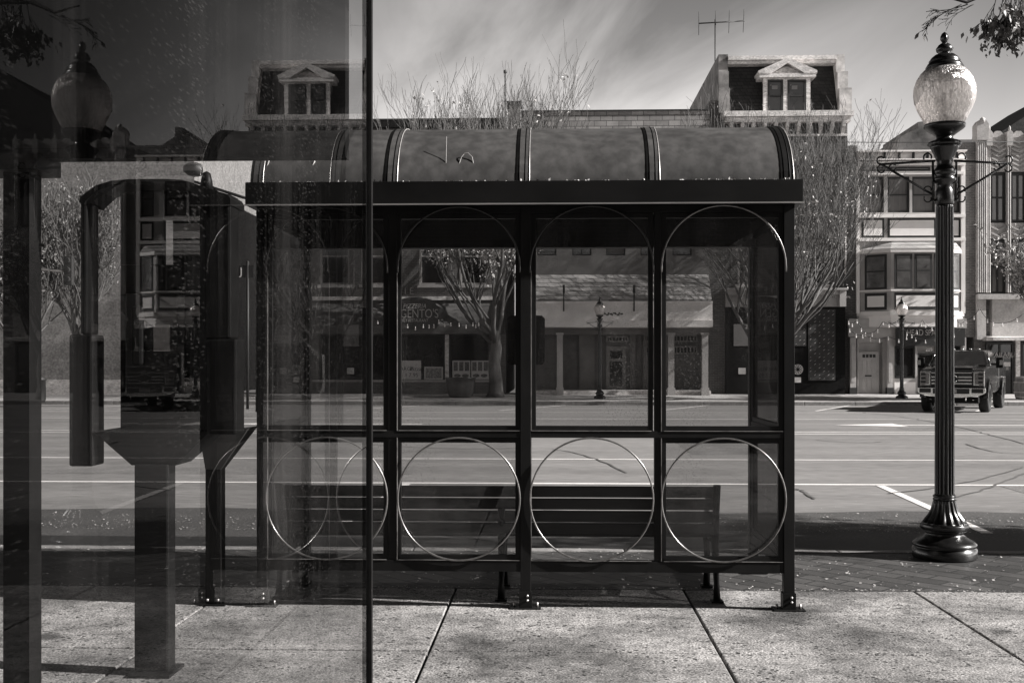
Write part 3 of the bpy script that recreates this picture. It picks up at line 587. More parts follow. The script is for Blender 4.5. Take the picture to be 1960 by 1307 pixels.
# bay: plan polygon
bx = [fx(1646), fx(1706, YF - .8), fx(1806, YF - .8), fx(1840)]
def bay(z0, z1, e=0.0):
    return [(bx[0] - e, YF - .003), (bx[1] - e * .6, YF - .8 - e), (bx[2] + e * .6, YF - .8 - e), (bx[3] + e, YF - .003)]
BY = MB(); BY.prism(bay(0, 0), 'z', fz(612, 1740), fz(480, 1740)); BO = BY.build('bay', trim_l, B)
m = MB(); m.prism(bay(0, 0, .10), 'z', fz(486, 1740), fz(479, 1740)); m.prism(bay(0, 0, .06), 'z', fz(559, 1740), fz(556, 1740)); m.prism(bay(0, 0, .14), 'z', fz(605, 1740), fz(597, 1740)); m.prism(bay(0, 0, .05), 'z', fz(626, 1740), fz(605, 1740) - .003); m.build('bay_moulding', clean_w, BO)
m = MB(); p0 = bay(0, 0, .12); zz = fz(479, 1740) + .003; p1 = [(p0[0][0] + .7, YF - .004), (p0[1][0] + .3, YF - .15), (p0[2][0] - .3, YF - .15), (p0[3][0] - .3, YF - .004)]
m.loft([(x, y, zz) for x, y in p0], [(x, y, fz(464, 1740)) for x, y in p1]); m.build('bay_roof', slate_w, BO)
def onface(A, Bp, u0, u1, z0, z1, off, name, mat, parent, bars=False):
    d = Vector((Bp[0] - A[0], Bp[1] - A[1])); n_ = Vector((d.y, -d.x)).normalized()
    if n_.y > 0: n_ = -n_
    P = [Vector(A) + d * u for u in (u0, u1)]; m = MB(); a0, a1 = [p + n_ * off for p in P]; b0, b1 = [p - n_ * .002 + n_ * (off - .02) for p in P]
    m.loft([(a0.x, a0.y, z0), (a1.x, a1.y, z0), (b1.x, b1.y, z0), (b0.x, b0.y, z0)], [(a0.x, a0.y, z1), (a1.x, a1.y, z1), (b1.x, b1.y, z1), (b0.x, b0.y, z1)]); return m.build(name, mat, parent)
bp = bay(0, 0)
for (A, Bp, spans) in ((bp[0], bp[1], ((.16, .86),)), (bp[1], bp[2], ((.06, .40), (.44, .78), (.82, .96))), (bp[2], bp[3], ((.2, .85),))):
    for (u0, u1) in spans:
        fo = onface(A, Bp, u0, u1, fz(555, 1740), fz(489, 1740), .025, 'bay_window', trim_d, BO)
        zm = fz(521, 1740); e = .045 if u1 - u0 < .5 else .07
        onface(A, Bp, u0 + e, u1 - e, zm + .03, fz(489, 1740) - .1, .031, 'pane', M('blind_glass', .085, rough=.12, var=.6, scale=1.5, spec=.7, bump=.003) if 'blind_glass' not in MATS else MATS['blind_glass'], fo)
        onface(A, Bp, u0 + e, u1 - e, fz(555, 1740) + .08, zm - .03, .031, 'pane', MATS['blind_glass'], fo)
    spans2 = ((.16, .86),) if len(spans) == 1 else ((.06, .96),)
    for (u0, u1) in spans2:
        fo = onface(A, Bp, u0, u1, fz(594, 1740), fz(562, 1740), .02, 'panel_border', trim_d, BO); e = .08 if len(spans) == 1 else .03
        onface(A, Bp, u0 + e, u1 - e, fz(594, 1740) + .13, fz(562, 1740) - .13, .028, 'panel', clean_w, fo)
# ground floor
m = MB(); m.box(fx(1622), fx(1846), YF - .28, YF - .004, fz(628, 1700), fz(606, 1700) - .1); m.box(fx(1622), fx(1716), YF - .2, YF - .004, fz(645, 1700), fz(628, 1700) - .003); m.build('shop_fascia', trim_l, B)
for a, b in ((1625, 1636), (1696, 1706), (1838, 1846)):
    m = MB(); q = rect(a, b, 646, 757); m.box(q[0], q[1], YF - .22, YF - .005, GZ + .35, q[3]); m.box(q[0] + .05, q[1] - .05, YF - .24, YF - .221, GZ + .6, q[3] - .3); po = m.build('pilaster', trim_l, B)
    m = MB(); m.box(q[0] - .03, q[1] + .03, YF - .25, YF - .006, GZ - .1, GZ + .348); m.build('plinth', trim_d, po)
q = rect(1645, 1684, 673, 757); m = MB(); m.box(q[0], q[1], YF + .1, YF + .16, GZ, q[3]); DR = m.build('door', trim_l, B, bevel=.01)
dw = q[1] - q[0]; m = MB()
for u in (.16, .40, .64): m.box(q[0] + dw * u, q[0] + dw * (u + .17), YF + .085, YF + .101, GZ + .2, GZ + .75); m.box(q[0] + dw * u, q[0] + dw * (u + .17), YF + .085, YF + .101, GZ + .95, q[3] - .35)
m.build('door_panel', trim_l, DR, bevel=.012)
m = MB()
for k in range(4): m.box(q[0] + dw * (.18 + k * .17), q[0] + dw * (.31 + k * .17), YF + .09, YF + .102, q[3] - .26, q[3] - .12)
m.build('door_light', trim_d, DR); m = MB(); m.box(q[0] + dw * .3, q[0] + dw * .62, YF + .08, YF + .099, GZ + .84, GZ + .9); m.build('letter_slot', trim_d, DR)
m = MB(); m.lathe([(.001, 0), (.03, .01), (.03, .03), (.001, .04)], (q[1] - .1, YF + .07, GZ + .95), 8); m.build('handle', steel, DR)
for (a, b, t, bt) in ((1713, 1752, 663, 723), (1757, 1790, 676, 756), (1794, 1838, 663, 723)):
    q = rect(a, b, t, bt); window(B, *q, YF, trim_d, bars=(0, 0), fw=.08, pane=shop_glass, name='shop_window')
m = MB(); q = rect(1712, 1752, 731, 755); m.box(q[0], q[1], YF - .03, YF - .003, q[2], q[3]); m.build('stall_riser', clean_w, B)
m = MB(); q = rect(1714, 1845, 628, 662, YF - .3); m.box(q[0], q[1], YF - .42, YF - .3, q[2], q[3]); SB = m.build('sign_board', M('sign_black', .012, rough=.5), B)
text("HEAD SPAWNS", fx(1777, YF - .43), fz(637, 1775, YF - .43), YF - .43, .38, letter_g, 'lettering', SB, width=fx(1818) - fx(1736), depth=.006)
text("OPEN", fx(1777), fz(659, 1777), YF + .1, .26, letter_g, 'lettering', B, depth=.004)
text("209", fx(1779), fz(669, 1779), YF + .05, .2, letter_w, 'lettering', B, depth=.004)
# old gabled wall seen above the pale parapet
m = MB(); Y_ = 57; pts = [(fx(1712, Y_), fz(292, 1740, Y_)), (fx(1722, Y_), fz(262, 1740, Y_)), (fx(1757, Y_), fz(246, 1757, Y_)), (fx(1757, Y_), fz(234, 1757, Y_)), (fx(1772, Y_), fz(232, 1757, Y_)), (fx(1774, Y_), fz(252, 1757, Y_)), (fx(1800, Y_), fz(268, 1757, Y_)), (fx(1868, Y_), fz(268, 1757, Y_)), (fx(1868, Y_), fz(292, 1757, Y_))]
m.prism(pts, 'y', Y_, Y_ + 6); tag(m.build('gable_wall', M('patched_brick', .12, var=.9, scale=.7)), 'patched old gable wall with chimney rising behind the pale bay building', 'wall')
# brick strip + art deco block
B = empty('terracotta_building', (fx(1950), YF, GZ), 'pale terracotta art deco building with fluted piers, at the right edge', 'building')
m = MB(); m.box(fx(1846) + .002, fx(1869), YF + .1, YF + 9, fz(645, 1857), fz(272, 1857)); m.build('brick_return', brickC, B)
m = MB(); m.box(fx(1869) + .003, fx(2135), YF + .35, YF + 12, GZ, fz(275, 1950)); m.build('wall', brickC, B)
def pier(a, b, top, bot, y, fl, cap=True):
    m = MB(); q = rect(a, b, top, bot); w_ = q[1] - q[0]; m.box(q[0], q[1], YF + y + .06, YF + .349, q[2], q[3]); k = int(fl)
    for i in range(k):
        cx_ = q[0] + (i + .5) * w_ / k; r = w_ / k / 2; m.prism([(cx_ + r * .92 * math.cos(t), YF + y + .06 - r * 1.1 * math.sin(t)) for t in [math.pi * j / 6 for j in range(7)]], 'z', q[2], q[3])
    o = m.build('pier', stone_l, B)
    if cap:
        m = MB(); cx_ = (q[0] + q[1]) / 2; h = w_ * .9
        m.prism([(q[0] - .04, q[3] - .5), (q[1] + .04, q[3] - .5), (q[1] + .04, q[3] + h * .5), (cx_ + w_ * .3, q[3] + h), (cx_ - w_ * .3, q[3] + h), (q[0] - .04, q[3] + h * .5)], 'y', YF + y - .1, YF + .4)
        m.lathe([(.01, 0), (w_ * .28, .02), (w_ * .28, .2), (.01, .3)], (cx_, YF + y - .02, q[3] + h * .6), 10); m.build('finial', stone_l, o)
    return o
pier(1869, 1888, 248, 560, -.1, 5)
for a in (1889, 1928, 1968, 2008, 2048, 2088): pier(a, a + 8, 258, 560, 0, 2)
for a in (1898, 1937, 1977, 2017, 2057):
    b = a + 30
    for (t, bt) in ((330, 424), (458, 562)):
        q = rect(a, b, t, bt); window(B, *q, YF + .1, trim_d, bars=(1, 1), fw=.1, pane=M('deco_glass', .16, rough=.1, var=.3, scale=.5, spec=.8) if 'deco_glass' not in MATS else MATS['deco_glass'])
    for (t, bt) in ((262, 328), (426, 456)):
        q = rect(a - 1, b + 1, t, bt); m = MB(); m.box(q[0], q[1], YF + .15, YF + .348, q[2], q[3]); cx_ = (q[0] + q[1]) / 2
        nr = 7 if t < 300 else 2
        for r_ in range(nr):
            z = q[2] + (r_ + .6) * (q[3] - q[2]) / (nr + .6)
            for s_ in (-1, 1): m.prism([(cx_, z - .1), (cx_ + s_ * (q[1] - q[0]) * .45, z + .06), (cx_ + s_ * (q[1] - q[0]) * .45, z + .14), (cx_, z - .02)], 'y', YF + .07, YF + .149)
        if t < 300: m.prism([(q[0], q[3]), (q[1], q[3]), (cx_ + .1, q[3] + .28), (cx_ - .1, q[3] + .28)], 'y', YF + .13, YF + .34)
        m.build('relief_panel', stone_l, B)
m = MB(); m.box(fx(1869), fx(2100), YF - .2, YF + .349, fz(573, 1950), fz(563, 1950)); m.box(fx(1869), fx(1886), YF - .08, YF + .349, fz(650, 1877), fz(573, 1877) - .003); m.box(fx(1900), fx(2100), YF + .05, YF + .349, fz(648, 1950), fz(573, 1950) - .003); m.build('stone_band', stone_l, B)
m = MB(); m.prism([(YF - .9, fz(652, 1950)), (YF - .9, fz(646, 1950)), (YF + .34, fz(643, 1950)), (YF + .34, fz(652, 1950))], 'x', fx(1886), fx(2100)); m.build('canopy', trim_w, B)
q = rect(1888, 1942, 655, 760); window(B, *q, YF - .05, trim_d, bars=(1, 0), fw=.1, pane=shop_glass, name='shop_window')
q = rect(1955, 2095, 655, 760); window(B, *q, YF - .05, trim_d, bars=(3, 0), fw=.1, pane=shop_glass, name='shop_window')
m = MB(); m.box(fx(1944), fx(1952), YF - .05, YF + .348, GZ, fz(652, 1950)); m.build('pilaster', trim_w, B)
text("AVAILABLE", fx(1918), fz(679, 1918), YF + .02, .27, letter_g, 'lettering', B, depth=.004)
text("BY THE ROOM", fx(1918), fz(684, 1918), YF + .02, .14, letter_g, 'lettering', B, depth=.004)
poster(1920, 1934, 693, 701, YF + .02, [], B); poster(1925, 1931, 702, 708, YF + .02, [], B, plaster_m)
# dark gabled hall beyond
m = MB(); Y_ = 63; zb0 = fz(285, 1900, Y_)
m.prism([(fx(1866, Y_), 0), (fx(1866, Y_), zb0), (fx(2140, Y_), fz(108, 2140, Y_)), (fx(2420, Y_), zb0), (fx(2420, Y_), 0)], 'y', Y_, Y_ + 15)
tag(m.build('gabled_hall', slate_d), 'big black gabled roof rising behind the terracotta building', 'building')

# ---- unseen shop row added behind the viewer to block low sky light
B = empty('brick_building', (0, -8, 0), 'unseen brick shop row added behind the viewpoint to block low sky light', 'building')
hl = [(x, x + 1.1, z, z + 2.0) for x in range(-38, 38, 3) for z in (4.6, 8.2)]
m = MB(); m.box(-40, 40, -20, -8, 0, 11.5); m.build('wall', brickA, B)
m = MB(); m.box(-40, 40, -8.4, -7.999 - .01, 11.5 + .003, 12); m.build('cornice', trim_d, B)
for k in range(10):
    wm = MB(); wm.box(-38 + k * 7.6, -32 + k * 7.6, -7.98, -7.95, .7, 3.0); wm.build('shop_window', shop_glass, B)
    for z in (4.8, 8.2):
        wm = MB(); wm.box(-37 + k * 7.6, -35.8 + k * 7.6, -7.98, -7.95, z, z + 2); wm.build('window', win_glass, B)

# ---- left of the side street
YT = 50.0
B = empty('bank_building', (fx(180, YT), YT, GZ), 'large pale stone-clad bank building with raised TRUST letters, seen through the dirty glass', 'building')
bw_ = [(fx(a, YT), fx(a + 26, YT), fz(t + 60, 200, YT), fz(t, 200, YT)) for a in (-60, 20) for t in (330, 450, 560)]
wall(B, fx(-140, YT), fx(372, YT), GZ, fz(205, 200, YT), YT, M('speckled_stone', .21, var=.25, scale=3, fine=.3, fscale=10), bw_)
for q in bw_: window(B, *q, YT, trim_l, bars=(1, 1), fw=.1, curtain_h=.4)
m = MB(); m.box(fx(-142, YT), fx(374, YT), YT - .3, YT - .003, fz(222, 200, YT), fz(205, 200, YT)); m.build('cornice', trim_l, B)
text("TRUST", fx(160, YT), fz(438, 160, YT), YT - .14, .85, ink, 'lettering', B, width=fx(202) - fx(112), depth=.12)
m = MB(); m.box(fx(-140, YT), fx(372, YT), YT - .15, YT - .003, GZ, GZ + .7); m.build('plinth', trim_w, B)
B = empty('distant_building', (PX(560, 105), 105, 0), 'distant brick row with a pale shop fascia down the side street', 'building')
Yd = 105.; q = (PX(508, Yd), PX(660, Yd)); hl = [(PX(a, Yd), PX(a + 9, Yd), PZ(a, 636, Yd), PZ(a, 612, Yd)) for a in (528, 548, 568, 588, 608)]
wall(B, q[0], q[1], 0, PZ(560, 575, Yd), Yd, brickC, hl)
for h in hl: window(B, *h, Yd, trim_w, bars=(0, 1), fw=.12, rec=.1)
m = MB(); m.box(q[0], q[1], Yd - .6, Yd - .01, PZ(560, 657, Yd), PZ(560, 642, Yd)); m.build('shop_fascia', trim_w, B)
m = MB(); m.box(q[0] + .5, q[1] - .5, Yd - .06, Yd - .01, .6, PZ(560, 661, Yd)); m.build('shop_window', shop_glass, B)
m = MB(); hb = PX(455, 120), PX(500, 120)
m.prism([(hb[0], 0), (hb[0], 10), ((hb[0] + hb[1]) / 2 + 2, 16), (hb[1] + 3, 10), (hb[1] + 3, 0)], 'y', 120, 132); tag(m.build('gabled_house', brickB), 'far gabled brick house at the end of the side street', 'house')

# ============================================================ TREES
def tree(name, base, h, spread, trunk_r, fork, label, group, cat='tree', seed=1, stems=6, leaves=600, leaf_s=.11, levels=4, bm=None, lm=None, aim=(0, 0), bias=(0, 0), lower=0.0, twigr=.006, clump=.5, sides=5, leaf_low=0.0, upright=.55, reach=1.0, low_leaves=1500):
    rnd = random.Random(seed); T = empty(name, base, label, cat, group); tr = MB(); br = MB(); tips = []; nodes = []
    b = Vector(base); top = b + Vector((aim[0], aim[1], fork))
    pts = [b + (top - b) * t + Vector((rnd.uniform(-.05, .05), rnd.uniform(-.05, .05), 0)) * (t > 0) for t in (0, .07, .25, .5, .75, 1)]
    tr.tube(pts, [trunk_r * k for k in (1.5, 1.15, 1, .92, .82, .45)], 12)
    def grow(p, d, ln, r, lv):
        n = 5; path = [p]; rs = [r]; zlim = b.z + h * rnd.uniform(.78, 1.0); q = p.copy(); dd = d.copy()
        for i in range(n):
            dd = (dd + Vector((rnd.uniform(-1, 1), rnd.uniform(-1, 1), rnd.uniform(-.6, 1))) * .20 + Vector((0, 0, upright * .12))).normalized()
            if q.z > zlim: break
            q = q + dd * ln / n; path.append(q.copy()); rs.append(max(twigr, r * (1 - .62 * (i + 1) / n)))
        if len(path) < 3: return
        n = len(path) - 1
        (br if lv > 0 else br).tube(path, rs, sides if lv < 3 else 3, smooth=lv < 3)
        if lv >= 2: nodes.extend(path[2:])
        if lv >= levels: tips.append((q.copy(), dd.copy())); return
        nb = 6 if lv == 0 else rnd.choice((3, 3, 4))
        for k in range(nb):
            i = n if k == 0 else rnd.randint(min(1 if lv == 0 else 2, n), max(min(2, n), n - 1))
            ax = Vector((rnd.uniform(-1, 1), rnd.uniform(-1, 1), rnd.uniform(-.3, .5))).normalized()
            nd = (dd + ax * (.55 if k else .2)).normalized()
            grow(path[i].copy(), nd, ln * rnd.uniform(.58, .8), rs[i] * (.8 if k == 0 else .6), lv + 1)
    L0 = (h - fork) * reach
    for s_ in range(stems):
        a = 2 * math.pi * s_ / stems + rnd.uniform(-.3, .3); tilt = rnd.uniform(.45, 1.0) * spread
        d = Vector((math.cos(a) * tilt + bias[0], math.sin(a) * tilt + bias[1], 1)).normalized()
        st = top + Vector((0, 0, -rnd.uniform(.15, .8) - lower * (s_ % 2)))
        grow(st, d, L0 * rnd.uniform(.36, .5), trunk_r * rnd.uniform(.36, .52), 0)
    tr.build('trunk', bark if bm is None else bm, T); br.build('branches', twig if bm is None else bm, T)
    if leaves and tips:
        lf = MB(); cl = rnd.sample(tips, max(3, int(len(tips) * clump)))
        for k in range(leaves):
            p, d = rnd.choice(cl)
            if leaf_low and p.z > b.z + leaf_low and rnd.random() < .85: continue
            p = p + Vector((rnd.gauss(0, .16), rnd.gauss(0, .16), rnd.gauss(-.08, .16)))
            u = Vector((rnd.uniform(-1, 1), rnd.uniform(-1, 1), rnd.uniform(-1.3, .2))).normalized(); v = u.cross(Vector((rnd.uniform(-1, 1), rnd.uniform(-1, 1), rnd.uniform(-1, 1)))).normalized()
            s = leaf_s * rnd.uniform(.6, 1.2); fold = u.cross(v) * s * .15
            lf.add([p, p + u * s * .45 + v * s * .28 + fold, p + u * s, p + u * s * .45 - v * s * .28 + fold], [(0, 1, 2), (0, 2, 3)])
        low = [q_ for q_ in nodes if leaf_low and 3.0 < q_.z - b.z < leaf_low + 1.5]
        if low:
            hubs = [rnd.choice(low) for _ in range(70)]
            for k in range(low_leaves):
                p = rnd.choice(hubs) + Vector((rnd.gauss(0, .22), rnd.gauss(0, .22), rnd.gauss(-.1, .2))); u = Vector((rnd.uniform(-1, 1), rnd.uniform(-1, 1), rnd.uniform(-1.3, .2))).normalized(); v = u.cross(Vector((rnd.uniform(-1, 1), rnd.uniform(-1, 1), rnd.uniform(-1, 1)))).normalized(); s = leaf_s * rnd.uniform(.6, 1.1)
                lf.add([p, p + u * s * .45 + v * s * .28, p + u * s, p + u * s * .45 - v * s * .28], [(0, 1, 2, 3)])
        lf.build('leaves', lm or leafm, T)
    return T
GT = 'street trees on the far sidewalk'
tx, ty = G(948, 763, 0)
tree('street_tree', (tx, ty, 0.03), 14.6, .95, .30, 2.9, 'vase-shaped street tree with pale trunk beside the bowl planter outside the pizzeria', GT, seed=5, stems=5, levels=5, reach=1.08, leaves=1500, leaf_s=.16, leaf_low=5.6, low_leaves=2600, clump=.03, twigr=.007, upright=.75, bias=(-.17, 0))
tree('street_tree', (PX(1462, 47.3), 47.3, 0.03), 12.3, 1.25, .27, 2.6, 'wide bare street tree in front of the mansard building, right of the shelter', GT, seed=27, stems=10, levels=5, reach=1.05, leaves=1100, leaf_s=.15, leaf_low=8.0, low_leaves=700, clump=.04, twigr=.006, bias=(.62, 0), lower=.5, upright=.5)
tree('street_tree', (PX(2035, 47.0), 47.0, 0.03), 7.6, .75, .2, 2.4, 'leafy small street tree at the right edge in front of the terracotta building', GT, seed=33, stems=7, leaves=5200, leaf_s=.17, clump=.9, twigr=.010)
tree('corner_tree', (PX(452, 82), 82, 0), 9.5, .7, .3, 2.2, 'pale leafy tree at the far end of the side street behind the street sign', None, lm=leafd, seed=14, stems=8, leaves=6000, leaf_s=.38, clump=1, twigr=.02)
tree('corner_tree', (PX(152, 44), 44, -.15 + .15), 9.2, .45, .2, 2.4, 'pale-leaved tree in front of the bank wall', None, lm=leafd, seed=15, stems=6, leaves=1500, leaf_s=.14, clump=.5, twigr=.012)
tree('corner_tree', (PX(40, 43), 43, 0), 7.6, .6, .22, 2.2, 'leafy tree left of the bank wall at the photo edge', None, lm=leafd, seed=16, stems=7, leaves=3600, leaf_s=.16, clump=.9, twigr=.012)
# the near tree whose branches hang into the top right corner, and its neighbour further along the kerb
def near_tree():
    b = (6.2, 9.3, 0); T = empty('kerb_tree', b, 'near kerbside tree whose leafy twigs hang into the top right corner', 'tree')
    rnd = random.Random(4); tr = MB(); tr.tube([(6.2, 9.3, 0), (6.18, 9.3, .3), (6.25, 9.33, 1.5), (6.2, 9.35, 3.2)], [.22, .16, .14, .13], 12); tr.build('trunk', bark, T)
    br = MB(); lf = MB()
    def twg(p, d, ln, r, lv, lp):
        path = [p.copy()]; rs = [r]; q = p.copy(); dd = d.copy()
        for i in range(6):
            dd = (dd + Vector((rnd.uniform(-1, 1), rnd.uniform(-1, 1), rnd.uniform(-1, .8))) * .16).normalized(); q = q + dd * ln / 6; path.append(q.copy()); rs.append(max(.0022, r * (1 - .6 * (i + 1) / 6)))
        br.tube(path, rs, 5)
        if lv < 3:
            for k in range(4):
                i = rnd.randint(2, 6); nd = (dd + Vector((rnd.uniform(-1, 1), rnd.uniform(-1, 1), rnd.uniform(-.9, .7))) * .6).normalized(); twg(path[i], nd, ln * rnd.uniform(.5, .72), rs[i] * .6, lv + 1, lp)
        elif rnd.random() < lp:
            for k in range(8):
                i = rnd.randint(2, 6); pp = path[i] + Vector((rnd.gauss(0, .02), rnd.gauss(0, .02), rnd.gauss(-.02, .02))); u = Vector((rnd.uniform(-.7, .7), rnd.uniform(-.7, .7), -rnd.uniform(.2, 1.2))).normalized(); v = u.cross(Vector((rnd.uniform(-1, 1), rnd.uniform(-1, 1), .2))).normalized(); s = rnd.uniform(.035, .065)
                lf.add([pp, pp + u * s * .4 + v * s * .26, pp + u * s, pp + u * s * .4 - v * s * .26], [(0, 1, 2, 3)])
    top = Vector((6.2, 9.35, 3.15))
    # one limb reaching left into the frame, others going up and right
    a1 = Vector((PX(1985, 9.0), 9.0, PZ(1985, -20, 9.0))); a2 = Vector((PX(1900, 8.9), 8.9, PZ(1900, -18, 8.9)))
    br.tube([top, top + (a1 - top) * .5 + Vector((0, 0, .3)), a1, a2, Vector((PX(1850, 8.8), 8.8, PZ(1850, 5, 8.8))), Vector((PX(1800, 8.8), 8.8, PZ(1800, -8, 8.8)))], [.07, .05, .03, .02, .012, .006], 8)
    for k in range(5): twg(Vector((PX(1912 + 13 * k, 8.9), 8.9, PZ(1900, -32, 8.9))), Vector((-.12, 0, -.9)), .25, .006, 1, .9)
    for k in range(4): twg(Vector((PX(1925 + 16 * k, 9), 9.0, PZ(1920, -10, 9))), Vector((.1, rnd.uniform(-.3, .3), -.8)), .22, .006, 1, 1)
    for k in range(3): twg(Vector((PX(1840 + 12 * k, 8.85), 8.85, PZ(1850, 5, 8.8))), Vector((-.7, 0, -.2)), .2, .005, 1, .05)
    for k in range(7):
        a = rnd.uniform(-.9, .9); twg(top, Vector((math.cos(a) * .6, math.sin(a) * .8 + .2, 1)).normalized(), 1.7, .04, 0, .5)
    for k in range(3): twg(a1, Vector((-.25, rnd.uniform(-.3, .5), 1)).normalized(), 1.3, .03, 0, .5)
    br.build('branches', twig_d, T); lf.build('leaves', MATS.get('near_leaf') or M('near_leaf', .14, rough=.5, var=.4), T)
near_tree()
tree('kerb_tree', (11.2, 9.9, 0), 6.6, .5, .16, 1.9, 'low leafy kerbside tree further right whose shade falls over the gutter', None, seed=41, stems=8, leaves=5200, leaf_s=.16, clump=1, twigr=.008, bm=twig_d, lm=leafd)

# ============================================================ BUS SHELTER
YA = G(1006, 1164)[1]; YB = YA * 1.185
SH = empty('bus_shelter', (PX(1006, YA), YA, 0), 'black steel bus shelter with barrel roof and ring grilles in the middle of the picture', 'bus shelter')
def zx(py, Y=None): return PZ(1006, py, Y or YA)
XP = [PX(p, YA) for p in (501, 751, 1006, 1259, 1511)]
hw = .034
zHead = zx(399); zMid0, zMid1 = zx(837.5), zx(825); zBot0, zBot1 = zx(1094), zx(1073)
shelter_glass = GLASS('tinted_shelter_glass', .79, refl=.6, dust=.022, dv=.4, dscale=3, spots=.25)
side_glass = GLASS('dusty_side_glass', .40, refl=.55, dust=.22, dv=.30, dscale=2.2, streak=(1, 1.6, .35))
for i in (0, 2, 4):
    m = MB(); m.box(XP[i] - hw, XP[i] + hw, YA, YA + .068, .01, zHead + .05); p_ = m.build('post', shelter_paint, SH, bevel=.002)
    m = MB(); m.box(XP[i] - hw - .008, XP[i] + hw + .008, YA - .008, YA + .076, .008, .11); m.box(XP[i] - .10, XP[i] + .10, YA - .03, YA + .10, 0, .0075); m.build('foot', shelter_paint, p_, bevel=.001)
    m = MB()
    for z in (.055, .085): m.lathe([(.001, 0), (.008, .001), (.008, .006), (.001, .008)], (0, 0, 0), 8)
    vs_ = []
    m = MB()
    for z in (.055, .085): m = MB(); m.tube([(XP[i] + .012, YA - .008, z), (XP[i] + .012, YA - .018, z)], .0075, 8); m.build('bolt', bright_edge, p_)
    for dx in (-.075, .075): m = MB(); m.tube([(XP[i] + dx, YA + .03, .007), (XP[i] + dx, YA + .03, .035)], .008, 8); m.build('bolt', bright_edge, p_)
for i in (1, 3):
    m = MB(); e = .028 if i == 1 else .021; m.box(XP[i] - e, XP[i] + e, YA + .008, YA + .06, zBot1 + .001, zHead); m.build('mullion', shelter_paint, SH, bevel=.002)
for xi in (0, 4):
    m = MB(); m.box(XP[xi] - hw, XP[xi] + hw, YB - .068, YB, .01, 2.62); p_ = m.build('post', shelter_paint, SH, bevel=.002)
    m = MB(); m.box(XP[xi] - hw - .008, XP[xi] + hw + .008, YB - .076, YB + .008, .008, .11); m.box(XP[xi] - .1, XP[xi] + .1, YB - .1, YB + .03, 0, .0075); m.build('foot', shelter_paint, p_)
for n_, a, b in (('mid_rail', zMid0, zMid1), ('bottom_rail', zBot0, zBot1), ('top_rail', zHead - .03, zHead + .05)):
    m = MB()
    for (i, j) in ((0, 2), (2, 4)): m.box(XP[i] + hw + .0005, XP[j] - hw - .0005, YA + .004, YA + .064, a, b)
    m.build(n_, shelter_paint, SH, bevel=.0015)
# end frames
for xi, s in ((0, -1), (4, 1)):
    X = XP[xi]
    for a, b in ((zMid0, zMid1), (zBot0, zBot1), (zHead - .03, zHead + .05)):
        m = MB(); m.box(X - .026, X + .026, YA + .0685, YB - .0685, a, b); m.build('side_rail', shelter_paint, SH)
    m = MB()
    for a, b in ((zBot1, zMid0), (zMid1, zHead - .03)):
        for ya, yb in ((YA + .069, YA + .10), (YB - .10, YB - .069)): m.box(X - .018, X + .018, ya, yb, a + .002, b - .002)
        m.box(X - .018, X + .018, YA + .10, YB - .10, a + .002, a + .035); m.box(X - .018, X + .018, YA + .10, YB - .10, b - .035, b - .002)
    m.build('side_sash', shelter_paint, SH)
    for a, b in ((zBot1 + .035, zMid0 - .035), (zMid1 + .035, zHead - .065)):
        m = MB(); m.box(X - .003, X + .003, YA + .1, YB - .1, a, b); m.build('side_pane', side_glass, SH)
sunlit_edge_m = M('sunlit_worn_edge', .28, rough=.4, var=.5, scale=12, metal=.5)  # pale strips added to paint in the sunlit, worn frame edges
# front sashes, panes
def sash(i, j, z0, z1, pane=True, e=.032):
    l = XP[i] + (hw if i % 2 == 0 else .022) + .001; r = XP[j] - (hw if j % 2 == 0 else .028) - .001; m = MB()
    m.box(l, l + e, YA + .012, YA + .05, z0, z1); m.box(r - e, r, YA + .012, YA + .05, z0, z1); m.box(l + e, r - e, YA + .013, YA + .049, z0, z0 + e); m.box(l + e, r - e, YA + .013, YA + .049, z1 - e, z1)
    o = m.build('sash', shelter_paint, SH, bevel=.0012)
    m = MB(); m.box(l + e * .8, r - e * .8, YA + .027, YA + .033, z0 + e * .8, z1 - e * .8); m.build('pane', shelter_glass, o)
    return l, r
for i in range(4):
    sash(i, i + 1, zMid1 + .002, zHead - .032)
    if i != 2: sash(i, i + 1, zBot1 + .002, zMid0 - .002)
    l_ = XP[i] + (hw if i % 2 == 0 else (.028 if i == 1 else .021)) + .0006
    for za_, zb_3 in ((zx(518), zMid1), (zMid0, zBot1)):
        m = MB(); m.box(l_, l_ + .0045, YA + .001, YA + .011, zb_3 + .001, za_ - .001); m.build('sunlit_edge_strip', sunlit_edge_m, SH)
    m = MB(); m.box(XP[i] + .04, XP[i + 1] - .04, YA - .0005, YA + .011, zMid1 + .0005, zMid1 + .004); m.build('sunlit_edge_strip', sunlit_edge_m, SH); m = MB(); m.box(XP[i] + .04, XP[i + 1] - .04, YA - .0005, YA + .011, zBot1 + .0005, zBot1 + .003); m.build('sunlit_edge_strip', sunlit_edge_m, SH)
    # rings and arches sit in front of the frame
    cx_ = (XP[i] + XP[i + 1]) / 2 + .0; r = PX(994, YA) - PX(877, YA)
    czl = zx(955); m = MB(); m.tube([(cx_ + r * math.cos(k * math.pi / 36), YA - .012, czl + r * math.sin(k * math.pi / 36)) for k in range(72)], .0062, 8, close=True); m.build('ring_grille', ring_metal, SH)
    cza = zx(513); m = MB()
    m.tube([(cx_ + r, YA - .012, cza - .03)] + [(cx_ + r * math.cos(k * math.pi / 30), YA - .012, cza + r * math.sin(k * math.pi / 30)) for k in range(31)] + [(cx_ - r, YA - .012, cza - .03)], .0062, 8); m.build('arch_grille', ring_metal if i == 3 else (MATS.get('black_rod') or M('black_rod', .03, rough=.4, metal=.4)), SH)
